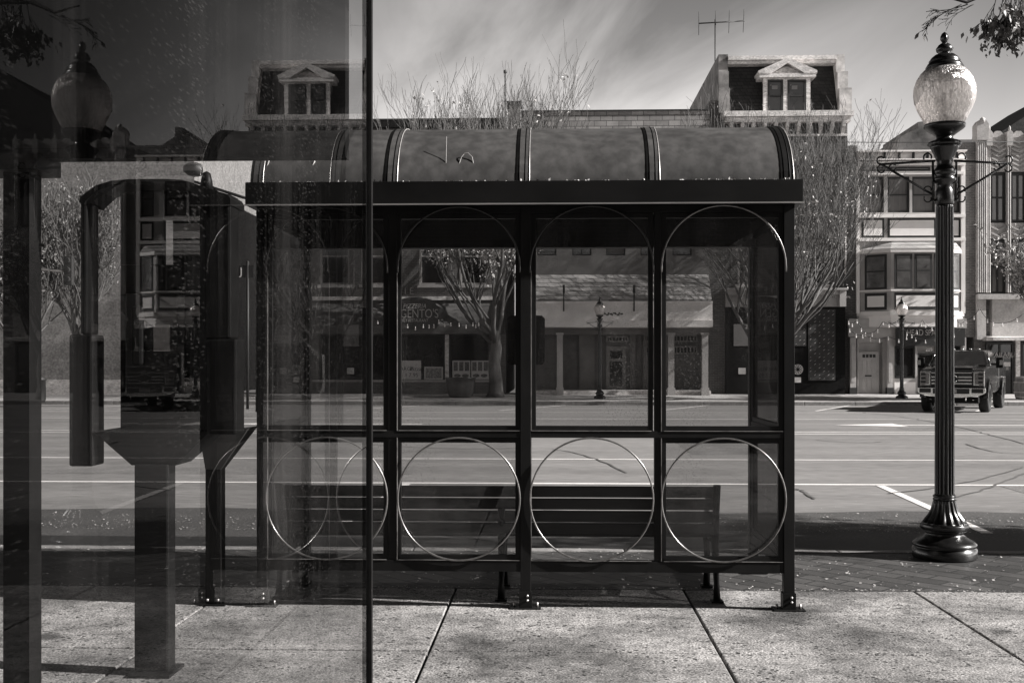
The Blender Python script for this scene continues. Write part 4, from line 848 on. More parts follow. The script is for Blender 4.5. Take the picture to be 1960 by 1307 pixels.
# header ring: fascia on four sides
zf0, zf1 = PZ(1006, 390.5, YA - .1), PZ(1006, 346, YA - .1)
xl, xr = PX(469, YA - .1), PX(1538, YA - .1); yf, yb = YA - .1, YB + .1
m = MB(); m.box(xl, xr, yf, yf + .05, zf0, zf1); m.box(xl, xr, yb - .05, yb, zf0 - .06, zf1); m.box(xl, xl + .05, yf + .0505, yb - .0505, zf0, zf1); m.box(xr - .05, xr, yf + .0505, yb - .0505, zf0, zf1)
HD = m.build('header_fascia', M('header_paint', .008, rough=.45, spec=.2, var=.6, scale=1.5, stretch=(1, 1, 2)), SH, bevel=.003)
m = MB(); m.box(xl - .002, xr + .002, yf - .012, yf - .001, zf0 - .004, zf0 + .005); m.build('drip_edge', M('worn_drip_edge', .42, rough=.35, metal=.5), HD)
m = MB(); m.box(xl + .052, xr - .052, YB - .12, YB - .01, PZ(1006, 477, YB), zf0 + .1); m.box(xl + .052, xr - .052, yf + .052, YA + .1, zHead + .052, zf0 + .05); m.build('back_beam', shelter_paint, SH)
# barrel roof
ym = (YA + YB) / 2; ry = (yb - yf) / 2 - .075; zc_ = zf1 - .05; rzz = PZ(1006, 250, ym) - zc_ - .01
def arc(r1, r2, k, n_=28): q = math.pi * k / n_; return (ym - r1 * math.cos(q), zc_ + r2 * math.sin(q))
XR = [PX(496, YA), PX(752, YA), PX(1004, YA), PX(1253, YA), PX(1509, YA)]
for i in range(4):
    m = MB()
    for rr in (0, -.012):
        m.add([(xq, *arc(ry + rr, rzz + rr, k)) for k in range(29) for xq in (XR[i] + .004, XR[i + 1] - .004)], [(2 * k, 2 * k + 1, 2 * k + 3, 2 * k + 2) for k in range(28)], True)
    m.build('roof_panel', roofm, SH)
for i in range(5):
    w_ = .032 if i < 4 else .03
    for nm, off, hx, mt in (('roof_rib', .007, w_, roofm),):
        m = MB(); vs_ = []
        for k in range(29):
            y, z = arc(ry + off, rzz + off, k); y2, z2 = arc(ry + .001, rzz + .001, k); vs_ += [(XR[i] - hx, y, z), (XR[i] + hx, y, z), (XR[i] + hx, y2, z2), (XR[i] - hx, y2, z2)]
        fs = [(k * 4 + j, k * 4 + (j + 1) % 4, k * 4 + 4 + (j + 1) % 4, k * 4 + 4 + j) for k in range(28) for j in range(4)]
        m.add(vs_, fs, False); rb = m.build(nm, shelter_paint if i == 4 else roofm, SH)
        m = MB()
        ga = XR[i] - hx - .020; gb = XR[i] - hx - .0005
        m.add([(xq, *arc(ry + .004, rzz + .004, k)) for k in range(29) for xq in (ga, gb)], [(2 * k, 2 * k + 1, 2 * k + 3, 2 * k + 2) for k in range(28)])
        m.build('rib_side_strip', black, rb)  # flat black strip along the left side of each rib
        m = MB(); m.tube([(XR[i] + hx * .2, *arc(ry + .007, rzz + .007, k)) for k in range(29)], .003, 5); m.build('seam', black, rb)
        m = MB(); m.tube([(XR[i] + hx, arc(ry + .007, rzz + .007, k)[0], arc(ry + .007, rzz + .007, k)[1]) for k in range(29)], .003, 5); m.build('bead', bright_edge, rb)
for X, s in ((XR[0] + .01, -1), (XR[4] - .01, 1)):      # gable ends of the barrel
    m = MB(); m.prism([arc(ry - .02, rzz - .02, k) for k in range(29)], 'x', X - .004, X + .004); m.build('roof_end', side_glass, SH)
m = MB(); m.box(xl + .06, xr - .06, yf + .055, yf + .085, zc_ - .01, zf1 - .012); m.build('gutter', shelter_paint, SH)
# dead leaves and vine stalks caught in the roof gutter
lf = MB(); rnd = random.Random(3)
for k in range(900):
    x = rnd.uniform(xl + .1, xr - .1)
    if rnd.random() < .5: x = rnd.choice((.35, -.6, 1.1, 1.35, -.2, 1.6)) + rnd.gauss(0, .16)
    x = min(xr - .08, max(xl + .08, x)); p = Vector((x, yf + rnd.uniform(.055, .10), zf1 + rnd.uniform(-.02, .006))); u = Vector((rnd.uniform(-1, 1), rnd.uniform(-.6, .2), rnd.uniform(.1, 1.1))).normalized(); v = u.cross(Vector((rnd.uniform(-1, 1), 1, rnd.uniform(-1, 1)))).normalized(); s = rnd.uniform(.010, .026)
    lf.add([p, p + u * s * .5 + v * s * .3, p + u * s, p + u * s * .4 - v * s * .3], [(0, 1, 2), (0, 2, 3)])
lo = lf.build('leaf_litter', leafm, kind='stuff'); tag(lo, 'dead leaf litter caught along the front edge of the shelter roof', 'leaf litter')
def stalk(pts, label, r=.0028, mat=leafm):
    P = []
    for px, py in pts: P.append(Vector((PX(px, yf + .1), yf + .1 + (346 - py) * .0007, PZ(px, py, yf + .1))))
    Q = []
    for i in range(len(P) - 1):
        for t in range(4): Q.append(P[i].lerp(P[i + 1], t / 4) + Vector((0, 0, 0)))
    Q.append(P[-1]); m = MB(); m.tube(Q, r, 5); return tag(m.build('dead_vine', mat), label, 'dead vine', 'vine stalks growing out of the shelter gutter')
vine = M('pale_vine', .33, rough=.6)
stalk([(871, 344), (877, 318), (882, 300), (888, 292), (895, 291), (903, 299), (906, 315), (904, 330)], 'tall looping pale vine stalk left of the middle roof rib', mat=vine)
stalk([(873, 344), (881, 328), (887, 313), (891, 322), (894, 342)], 'small pointed pale vine stalk inside the tall loop', mat=vine)
stalk([(1090, 343), (1108, 333), (1130, 321), (1150, 320), (1165, 327), (1178, 341)], 'low arching vine stalk right of the middle roof rib', mat=twig)
stalk([(1355, 343), (1375, 333), (1400, 324), (1422, 311)], 'slanting dark vine stalk on the right roof panel', mat=twig_d)
stalk([(1470, 340), (1475, 318), (1490, 325), (1507, 339)], 'bent pale vine stalk beside the right roof end', mat=vine)
stalk([(853, 344), (853, 320), (853, 300), (853, 258)], 'straight upright pale vine stalk on the second roof panel', r=.0018, mat=vine)
stalk([(502, 345), (506, 330), (513, 306)], 'pale upright stalk near the left roof end', r=.004, mat=trim_w)
stalk([(585, 345), (592, 328), (601, 307)], 'pale slanting stalk on the first roof panel', r=.004, mat=trim_w)
# notice box fixed behind the middle post
bx0, bx1 = PX(971, YA + .1), PX(1043, YA + .1); z0_, z1_ = PZ(1006, 698, YA + .1), PZ(1006, 604, YA + .1); c_ = .02
m = MB(); m.prism([(bx0 + c_, z0_), (bx1 - c_, z0_), (bx1, z0_ + c_), (bx1, z1_ - c_), (bx1 - c_, z1_), (bx0 + c_, z1_), (bx0, z1_ - c_), (bx0, z0_ + c_)], 'y', YA + .075, YA + .14)
tag(m.build('notice_box', black, bevel=.004), 'black rounded timetable box mounted on the middle post of the shelter', 'notice box')

# ============================================================ BENCH (its back to us, facing the street)
yb0 = YA + .22; bxl, bxr = PX(545, yb0), PX(1379, yb0)
BE = empty('bench', ((bxl + bxr) / 2, yb0, 0), 'long dark slatted bench inside the shelter with its back to the camera', 'bench')
m = MB(); zt = PZ(1006, 930, yb0)
for k in range(4):
    z = zt - .078 - k * .084; y = yb0 + .02 + (zt - z) * .16; m.box(bxl + .03, bxr - .03, y, y + .03, z, z + .074)
m.build('backrest', bench_wood, BE, bevel=.004)
m = MB()
for k in range(5):
    y = yb0 + .12 + k * .082; m.box(bxl + .05, bxr - .05, y, y + .07, .415, .445)
m.build('seat', bench_wood, BE, bevel=.004)
for x in (bxl + .02, (bxl + bxr) / 2, bxr - .02):
    m = MB(); h = .022
    m.tube(([(x, yb0 + .02, zt + .005)] if abs(x - (bxl + bxr) / 2) > .1 else [(x, yb0 + .06, .62)]) + [(x, yb0 + .07, .58), (x, yb0 + .12, .42), (x, yb0 + .10, .3), (x, yb0 + .04, .12), (x, yb0 + .02, .01)], [.026, .024, .028, .024, .02, .026], 8)
    m.tube([(x, yb0 + .12, .40), (x, yb0 + .3, .385), (x, yb0 + .5, .40), (x, yb0 + .56, .36), (x, yb0 + .5, .2), (x, yb0 + .54, .01)], [.026, .024, .024, .024, .02, .026], 8)
    m.tube([(x, yb0 + .06, .16), (x, yb0 + .3, .24), (x, yb0 + .5, .16)], .014, 8)
    if abs(x - (bxl + bxr) / 2) > .1: m.tube([(x, yb0 + .05, .62), (x, yb0 + .25, .66), (x, yb0 + .48, .64), (x, yb0 + .53, .58), (x, yb0 + .5, .40)], .017, 8)
    m.box(x - .04, x + .04, yb0 - .02, yb0 + .06, .001, .012); m.box(x - .04, x + .04, yb0 + .5, yb0 + .58, .001, .012)
    m.build('leg', black, BE)

# ============================================================ STREET LAMPS
lx, ly = G(1808, 1066); LS = 1 / 233.5
def lz(py): return (1066 - py) * LS
globe_m, n, l, p = new('prismatic_globe')
t = n.new('ShaderNodeTexCoord'); mp = n.new('ShaderNodeMapping'); l(t.outputs['Object'], mp.inputs[0]); mp.inputs['Scale'].default_value = (1, 1, .45)
v = n.new('ShaderNodeTexNoise'); v.inputs['Scale'].default_value = 55; v.inputs['Detail'].default_value = 4; l(mp.outputs[0], v.inputs[0])
bn = n.new('ShaderNodeBump'); bn.inputs['Distance'].default_value = .02; bn.inputs['Strength'].default_value = 1; l(v.outputs[0], bn.inputs['Height'])
mp2 = n.new('ShaderNodeMapping'); l(t.outputs['Object'], mp2.inputs[0]); mp2.inputs['Scale'].default_value = (16, 16, 1.4)
v2 = n.new('ShaderNodeTexNoise'); v2.inputs['Scale'].default_value = 3; v2.inputs['Detail'].default_value = 6; l(mp2.outputs[0], v2.inputs[0])
cr_ = n.new('ShaderNodeValToRGB'); cr_.color_ramp.elements[0].position = .34; cr_.color_ramp.elements[0].color = grey(.5); cr_.color_ramp.elements[1].position = .56; cr_.color_ramp.elements[1].color = grey(.95); l(v2.outputs[0], cr_.inputs[0])
tl = n.new('ShaderNodeBsdfTranslucent'); l(cr_.outputs[0], tl.inputs[0]); l(bn.outputs[0], tl.inputs['Normal'])
tp = n.new('ShaderNodeBsdfTransparent'); tp.inputs[0].default_value = grey(.95)
gs = n.new('ShaderNodeBsdfGlossy'); gs.inputs['Roughness'].default_value = .22; gs.inputs[0].default_value = grey(.9); l(bn.outputs[0], gs.inputs['Normal'])
df = n.new('ShaderNodeBsdfDiffuse'); l(cr_.outputs[0], df.inputs[0]); l(bn.outputs[0], df.inputs['Normal'])
a1 = n.new('ShaderNodeMixShader'); a1.inputs[0].default_value = .38; l(tl.outputs[0], a1.inputs[1]); l(tp.outputs[0], a1.inputs[2])
a2 = n.new('ShaderNodeMixShader'); a2.inputs[0].default_value = .34; l(a1.outputs[0], a2.inputs[1]); l(gs.outputs[0], a2.inputs[2])
a3 = n.new('ShaderNodeMixShader'); a3.inputs[0].default_value = .22; l(a2.outputs[0], a3.inputs[1]); l(df.outputs[0], a3.inputs[2])
n.remove(p); l(a3.outputs[0], n['Material Output'].inputs[0])
lamp_black = M('glossy_black_casting', .010, rough=.27, var=.4, scale=14, spec=.7, bump=.0012)
def lamp(loc, label, simple=False):
    T = empty('street_lamp', loc, label, 'street lamp', 'black ornamental street lamps'); o = Vector(loc)
    def P(prof): return [(r * LS, lz(y)) for r, y in prof]
    m = MB(); m.lathe(P([(57, 1066), (59, 1064), (59, 1048), (56, 1046), (55, 1044), (59, 1042), (58, 1038), (52, 1033), (42, 1028), (38, 1024), (33, 1021), (34, 1018), (38, 1016), (40, 1014)]), o, 48); b_ = m.build('base', lamp_black, T)
    m = MB(); m.lathe(P([(40, 1013.8), (44, 1011), (45, 1007), (44, 1003), (42, 1001)]), o, 64, flute=(1, 3, 32, .05)); m.build('bead_ring', lamp_black, b_)
    m = MB(); m.lathe(P([(42, 1001), (41, 999), (36, 992), (30, 984), (26, 976), (23, 966), (21, 958), (20, 957)]), o, 96, flute=(1, 6, 16, .12)); m.build('flared_skirt', lamp_black, b_)
    m = MB(); m.lathe(P([(19, 957), (21.5, 956), (21.5, 953), (19, 951.5), (21.5, 950), (21.5, 948), (18.5, 946)]), o, 32); m.build('collar', lamp_black, b_)
    m = MB(); m.lathe(P([(18.3, 946), (18.3, 944), (17.8, 800), (17, 600), (16.3, 400), (16.2, 396), (15.5, 394)]), o, 128, flute=(1, 4, 16, .16), smooth=True); m.build('shaft', lamp_black, T)
    m = MB(); m.lathe(P([(15, 394), (17, 390), (17, 366), (15, 362), (15, 352), (20, 348), (21, 343), (17, 339), (20, 334), (21, 328), (16, 322), (14, 316), (15, 308), (20, 296), (25, 286), (28, 281)]), o, 40); cp = m.build('capital', lamp_black, T)
    m = MB(); m.lathe(P([(28, 281), (31, 279), (31, 275), (27, 272), (18, 269), (15, 266), (16, 262)]), o, 56, flute=(1, 2, 20, .08)); m.build('rim', lamp_black, cp)
    m = MB(); m.lathe(P([(16, 262), (24, 256), (34, 249), (38, 245), (38, 240), (35, 239)]), o, 40); m.build('globe_holder', lamp_black, T)
    m = MB(); m.lathe(P([(34, 241), (42, 226), (50, 210), (55.5, 195), (57, 182), (56, 168), (51, 153), (44, 142), (38, 136), (34, 133)]), o, 56); m.build('globe', globe_m, T)
    m = MB(); m.lathe([(.008, 0), (.018, .03), (.03, .1), (.028, .17), (.01, .2)], o + Vector((0, 0, lz(225))), 16); m.build('lamp_bulb', bulb, T)
    m = MB(); m.lathe(P([(39, 149), (40, 146), (39, 143), (36, 135), (34, 133), (35, 131), (31, 124), (28, 121), (29, 119), (24, 112), (18, 107), (12, 105), (10, 104), (15, 100), (16, 95), (11, 88), (7, 85), (4, 84)]), o, 40); cpp = m.build('cap', lamp_black, T)
    m = MB(); m.lathe(P([(4, 84), (6, 82), (8.5, 78), (8, 72), (5, 66), (1, 63)]), o, 12, flute=(1, 4, 4, .3)); m.build('finial', lamp_black, cpp)
    for s, tipx in ((-1, 1680), (1, 1935)):
        m = MB(); ex = s * 128 * LS
        def Q(dx, py): return o + Vector((s * dx * LS, 0, lz(py)))
        def scroll(cx, py, r, a0, a1, n_=14, shrink=.35): return [Q(cx + r * (1 - shrink * k / n_) * math.cos(a0 + (a1 - a0) * k / n_), py - r * (1 - shrink * k / n_) * math.sin(a0 + (a1 - a0) * k / n_)) for k in range(n_ + 1)]
        m.tube([Q(18, 309), Q(124, 315)], .010, 6); m.tube([Q(22, 309), Q(22, 384)], .010, 6); m.tube([Q(118, 316), Q(22, 374)], .010, 6); m.tube([Q(15, 384), Q(26, 384)], .011, 6); m.tube([Q(12, 350), Q(24, 350)], .012, 6)
        m.tube(scroll(120, 307, 9, -2.0, 2.6), .007, 6); m.tube(scroll(119, 324, 9, 2.0, -2.8), .007, 6); m.tube(scroll(98, 322, 8, 2.4, -2.8), .007, 6)
        m.tube(scroll(31, 302, 9, -.5, 3.6), .007, 6); m.tube(scroll(31, 364, 8, -.5, 3.6), .006, 6); m.tube(scroll(31, 381, 8, .5, -3.6), .006, 6)
        m.build('banner_arm', lamp_black, T)
    return T
L0 = lamp((lx, ly, 0), 'large near black street lamp with textured glass globe right of the shelter')
for px, lab in ((1726, 'small distant street lamp in front of the pale bay-fronted building'), (1148, 'distant street lamp seen through the shelter, in front of the porch'), (300, 'distant street lamp on the far left corner, behind the foreground glass')):
    c = copy_tree(L0); x, y = G(px, 765, 0); c.location = (x, y, .01); WL[c] = Vector(c.location); c['label'] = lab

# ============================================================ FOREGROUND SHELTER (dirty pane, header, posts)
X0 = -.385; Ye = 2.37
FS = empty('glass_shelter', (X0, Ye, 0), 'foreground bus shelter with big dirty streaked glass pane and black header on the left', 'bus shelter')
pane_m = GLASS('dirty_streaked_glass', .82, refl=.95, one=True, expo=7, f0=.012, dust=.026, thr=(.53, .82), dv=.22, dscale=2.4, streak=(1, 1.9, .13), spots=.05, spot_scale=(1, .2, 1))
m = MB(); m.box(X0 - .009, X0, -.6, Ye - .012, .25, 2.62); m.build('pane', pane_m, FS)
m = MB(); m.box(X0 - .014, X0 + .006, Ye - .011, Ye + .004, .02, 2.75); m.build('edge_frame', black, FS, bevel=.001)
m = MB(); m.box(X0 - .03, X0 + .02, -.6, Ye + .02, .16, .249); m.box(X0 - .03, X0 + .02, -.6, Ye + .02, 2.621, 2.75); m.box(X0 - .03, X0 + .02, -.66, -.601, 0, 2.75); m.build('rail', black, FS)
# header board across the shelter opening, carried by a broad post
Yh = 3.3; m = MB(); m.box(PX(-260, Yh), PX(661, Yh), Yh, Yh + .06, PZ(380, 302, Yh), PZ(380, -40, Yh)); m.build('header_board', M('header_black', .005, rough=.8, spec=.1), FS)
m = MB(); m.box(PX(-120, Yh), PX(86, Yh), Yh - .05, Yh + .11, PZ(50, 330, Yh), PZ(50, 300, Yh)); m.build('post_cap', black, FS)
m = MB(); m.box(PX(6, Yh), PX(56, Yh), Yh, Yh + .08, .0, PZ(50, 329, Yh)); m.build('post', black, FS)
m = MB(); m.box(PX(661, Yh) - .02, X0 - .05, Yh + .005, Yh + .05, 2.76, 2.83); m.box(X0 - .06, X0 - .012, Ye, Yh + .05, 2.76, 2.83); m.build('header_arm', black, FS)
m = MB(); m.box(PX(661, Yh) - .05, PX(661, Yh) - .015, Yh + .01, Yh + .05, PZ(380, -40, Yh) - .01, 2.76); m.build('hanger', black, FS)

# ============================================================ PHONE KIOSK + PAY STATION seen through the pane
Yk = 5.7; K = empty('phone_kiosk', (PX(288, Yk), Yk, 0), 'black pedestal phone kiosk with arched open hood behind the dirty glass', 'phone kiosk')
def kb_(a, b, t, bt, d0=0, d1=.16): return (PX(a, Yk), PX(b, Yk), Yk + d0, Yk + d1, PZ(290, bt, Yk), PZ(290, t, Yk))
m = MB(); m.box(*kb_(131, 177, 640, 893)); m.box(*kb_(153, 166, 386, 640)); m.build('side_panel', black, K, bevel=.012)
m = MB(); m.box(*kb_(392, 452, 648, 832)); m.box(*kb_(390, 441, 372, 648)); m.build('side_panel', black, K, bevel=.012)
m = MB(); m.box(*kb_(306, 370, 412, 500, .2, .24)); m.box(*kb_(202, 388, 500.5, 828, .2, .24)); m.box(*kb_(202, 287, 350, 500, .2, .24)); m.box(*kb_(287.5, 390, 350, 411.5, .2, .24)); m.build('back_panel', black, K)
m = MB(); m.box(*kb_(228, 330, 560, 760, .08, .199)); ph = m.build('telephone', M('phone_case', .012, rough=.5), K, bevel=.01)
m = MB(); m.box(*kb_(246, 268, 585, 700, .03, .079)); m.build('handset', black, ph, bevel=.015)
m = MB(); m.box(*kb_(284, 316, 620, 672, .068, .079)); m.build('keypad', steel, ph, bevel=.004)
m = MB(); pts = [(154, 388), (156, 378), (185, 356), (215, 347), (250, 344), (320, 344), (350, 346), (372, 352), (400, 362), (438, 374), (443, 382), (443, 394), (392, 392), (372, 372), (345, 356), (250, 353), (215, 357), (188, 366), (166, 386), (164, 392)]
m.prism([(PX(a, Yk), PZ(290, b, Yk)) for a, b in pts], 'y', Yk - .02, Yk + .24); m.build('hood', black, K)
m = MB(); m.box(PX(252, Yk), PX(318, Yk), Yk + .03, Yk + .15, .02, PZ(290, 890, Yk)); m.build('pedestal', M('kiosk_grey', .004, rough=.6, spec=.2), K, bevel=.01)
zt_ = PZ(290, 826, Yk); zb_2 = PZ(290, 892, Yk)
m = MB(); m.loft([(PX(245, Yk), Yk + .05, zb_2), (PX(330, Yk), Yk + .05, zb_2), (PX(330, Yk), Yk + .3, zb_2), (PX(245, Yk), Yk + .3, zb_2)], [(PX(178, Yk), Yk, zt_), (PX(400, Yk), Yk, zt_), (PX(400, Yk), Yk + .36, zt_), (PX(178, Yk), Yk + .36, zt_)]); m.build('shelf', MATS['kiosk_grey'], K)
m = MB(); m.box(PX(245, Yk), PX(326, Yk), Yk - .02, Yk + .22, .0, .015); m.build('base_plate', black, K)
m = MB(); m.lathe([(.001, -.02), (.035, 0), (.03, .05), (.02, .09), (.001, .1)], (PX(384, Yk), Yk + .1, PZ(290, 360, Yk)), 12); m.build('finial', black, K)
Yq = G(408, 1158)[1]; Q_ = empty('pay_station', (PX(408, Yq), Yq, 0), 'dark pay station on a slim flared post, left of the shelter behind the glass', 'pay station')
m = MB(); m.box(PX(393, Yq), PX(423, Yq), Yq, Yq + .1, .01, PZ(408, 898, Yq)); m.build('post', shelter_paint, Q_, bevel=.003)
m = MB(); za, zb__ = PZ(408, 898, Yq), PZ(408, 818, Yq)
m.loft([(PX(393, Yq), Yq, za), (PX(423, Yq), Yq, za), (PX(423, Yq), Yq + .1, za), (PX(393, Yq), Yq + .1, za)], [(PX(386, Yq), Yq - .05, zb__ - .04), (PX(479, Yq), Yq - .05, zb__), (PX(479, Yq), Yq + .2, zb__), (PX(386, Yq), Yq + .2, zb__ - .04)]); m.build('flared_neck', M('station_grey', .05, rough=.6, var=.4), Q_)
m = MB(); m.box(PX(389, Yq), PX(446, Yq), Yq - .03, Yq + .18, zb__ + .001, PZ(408, 655, Yq)); m.build('housing', black, Q_, bevel=.01)
m = MB(); m.box(PX(384, Yq), PX(432, Yq), Yq - .03, Yq + .13, 0, .01); m.build('foot', shelter_paint, Q_)
m = MB()
for dx in (398, 418): m.tube([(PX(dx, Yq), Yq - .012, .03), (PX(dx, Yq), Yq - .012, .045)], .009, 8)
m.build('bolt', bright_edge, Q_)

# ============================================================ PICKUP
def pickup():
    T = empty('pickup_truck', (0, 0, 0), 'black lifted pickup truck with chrome grille parked facing the camera on the far side', 'pickup truck')
    m = MB(); m.prism([(.02, .78), (.0, 1.24), (.05, 1.33), (.25, 1.39), (1.35, 1.46), (1.5, 1.46), (3.95, 1.46), (3.95, .62), (3.3, .58), (2.75, .58), (1.75, .58), (1.35, .66), (.35, .66)], 'x', -.95, .95); m.build('body', truck_paint, T, bevel=.09)
    m = MB()
    for s in (-1, 1):
        for y0 in (.9, 4.75):
            pts = [(y0 + .56 * math.cos(a), .46 + .60 * math.sin(a)) for a in [math.pi * k / 10 for k in range(11)]] + [(y0 - .46 * math.cos(a), .46 + .48 * math.sin(a)) for a in [math.pi * k / 10 for k in range(11)]]
            m = MB(); m.prism([(p[0], p[1]) for p in pts], 'x', s * .86, s * 1.03); m.build('wheel_arch', truck_paint, T, bevel=.01)
    m = MB(); m.prism([(.06, 1.30), (1.42, 1.43), (1.42, 1.53), (.9, 1.52), (.35, 1.47), (.09, 1.40)], 'x', -.62, .62); m.build('hood', truck_paint, T, bevel=.07)
    m = MB(); m.loft([(-.93, 1.38, 1.44), (.93, 1.38, 1.44), (.93, 3.9, 1.44), (-.93, 3.9, 1.44)], [(-.70, 2.1, 1.97), (.70, 2.1, 1.97), (.72, 3.7, 1.99), (-.72, 3.7, 1.99)]); CB = m.build('cab', truck_paint, T, bevel=.09)
    def on(u, z): t = (z - 1.44) / .56; return t
    def wsp(x, z, e=.012): t = (z - 1.44) / .56; return (x * (1 - .22 * t), 1.38 + .74 * t - e, z + e * .5)
    m = MB(); m.quad(wsp(-.82, 1.49), wsp(.82, 1.49), wsp(.82, 1.93), wsp(-.82, 1.93)); m.build('windshield', M('car_glass', .035, rough=.03, var=.3, spec=1.0), CB)
    for s in (-1, 1):
        def sd_(y, z, e=.01): t = (z - 1.44) / .56; return (s * (.93 - .18 * t + e), y, z)
        m = MB(); m.quad(sd_(1.75, 1.5), sd_(2.62, 1.5), sd_(2.62, 1.92), sd_(2.2, 1.92)); m.quad(sd_(2.7, 1.5), sd_(3.6, 1.5), sd_(3.55, 1.92), sd_(2.7, 1.92)); m.build('side_window', MATS['car_glass'], CB)
        m = MB(); m.tube([sd_(1.62, 1.48, .02), sd_(2.16, 1.96, .02), sd_(3.6, 1.96, .02)], .012, 5); m.build('window_trim', chrome, CB)
        m = MB(); m.box(s * .935, s * .95, 2.35, 2.6, 1.24, 1.28); m.box(s * .935, s * .95, 3.3, 3.55, 1.24, 1.28); m.build('handle', chrome, CB)
        m = MB(); m.box(s * .94, s * 1.22, 1.72, 1.78, 1.50, 1.56); mr = m.build('mirror', truck_paint, T); m = MB(); m.box(s * 1.10, s * 1.32, 1.66, 1.82, 1.40, 1.74); m.build('mirror_housing', black, mr, bevel=.03)
        m = MB(); m.box(s * 1.21, s * 1.325, 1.655, 1.66, 1.5, 1.66); m.build('mirror_glass', chrome, mr)
    m = MB()
    for k in (-2, -1, 0, 1, 2): m.lathe([(.05, 0), (.045, .03), (.02, .045)], (k * .26, 2.26, 2.0), 8)
    m.build('roof_marker', chrome, CB)
    m = MB(); m.prism([(3.97, .70), (3.97, 1.46), (6.1, 1.46), (6.12, .75)], 'x', -.95, .95); m.build('bed', truck_paint, T, bevel=.04)
    # grille
    m = MB(); m.box(-.62, .62, -.06, .02, .84, 1.30); m.build('grille', trim_d, T, bevel=.02)
    m = MB()
    for z in (.90, 1.235): m.box(-.6, .6, -.10, -.062, z, z + .035)
    m.box(-.60, -.2, -.11, -.063, 1.10, 1.145); m.box(.2, .60, -.11, -.063, 1.10, 1.145); m.box(-.60, -.2, -.11, -.063, 1.0, 1.045); m.box(.2, .60, -.11, -.063, 1.0, 1.045)
    for s in (-1, 1): m.tube([(s * .17, -.09, 1.1), (s * .08, -.1, 1.20), (0, -.1, 1.2)], .022, 6); m.tube([(s * .17, -.09, 1.03), (s * .08, -.1, .95), (0, -.1, .95)], .022, 6)
    m.build('grille_bar', chrome, T)
    for s in (-1, 1):
        m = MB(); m.box(s * .63, s * .95, -.05, .1, .84, 1.30); hl = m.build('headlight', lens, T, bevel=.02)
        m = MB(); x = s * .66
        m.box(x - .02, x + .02, -.08, -.052, .88, 1.26); m.box(min(x, s * .80), max(x, s * .80), -.078, -.052, 1.24, 1.27); m.box(min(x, s * .80), max(x, s * .80), -.078, -.052, .87, .90); m.build('headlight_trim', chrome, hl)
        m = MB()
        for z in (.93, 1.05, 1.17): m.box(s * .78, s * .92, -.075, -.052, z, z + .07)
        m.build('reflector', trim_d, hl)
    m = MB(); m.prism([(-.98, .62), (-1.0, .66), (-1.0, .80), (1.0, .80), (1.0, .66), (.98, .62), (.8, .54), (.3, .48), (-.3, .48), (-.8, .54)], 'y', -.22, .06); BM = m.build('bumper', chrome, T, bevel=.02)
    m = MB(); m.box(-.54, .54, -.235, -.221, .60, .765); m.box(-.94, -.6, -.235, -.221, .63, .765); m.box(.6, .94, -.235, -.221, .63, .765); m.build('bumper_opening', trim_d, BM, bevel=.01)
    m = MB(); m.box(-.17, .17, -.245, -.236, .63, .74); m.build('number_plate', letter_g, BM)
    m = MB(); m.box(-.78, .78, -.02, .3, .30, .50); m.build('valance', black, T, bevel=.03)
    m = MB()
    for s in (-1, 1): m.tube([(s * .42, -.1, .5), (s * .42, -.16, .42), (s * .42, -.05, .38)], .022, 6); m.lathe([(.001, 0), (.04, .01), (.001, .02)], (s * .62, -.04, .4), 8)
    m.build('tow_hook', chrome, T)
    for s in (-1, 1):
        for y in (.9, 4.75):
            m = MB(); prof = [(.28, -.15), (.42, -.15), (.46, -.11), (.46, .11), (.42, .15), (.28, .15)]
            vs_ = []; n_ = 32
            for (r, t) in prof:
                for k in range(n_): a = 2 * math.pi * k / n_; vs_.append((s * .86 + t, y + r * math.cos(a), .46 + r * math.sin(a)))
            fs = [(i * n_ + k, i * n_ + (k + 1) % n_, ((i + 1) % 6) * n_ + (k + 1) % n_, ((i + 1) % 6) * n_ + k) for i in range(6) for k in range(n_)]
            m.add(vs_, fs, True); wh = m.build('wheel', tyre, T)
            m = MB(); m.prism([(y + .29 * math.cos(k * math.pi / 8), .46 + .29 * math.sin(k * math.pi / 8)) for k in range(16)], 'x', s * .86 - .08, s * .86 + s * .06 + .0); m.build('rim', M('dark_rim', .08, rough=.3, metal=.7) if 'dark_rim' not in MATS else MATS['dark_rim'], wh)
    return T
PT = pickup(); wx, wy = G(1822, 789, RZ); fwd = R(-27)
PT.rotation_euler.z = fwd; PT.scale = (1.09,) * 3
PT.location = (wx - .10, wy - .3, RZ)

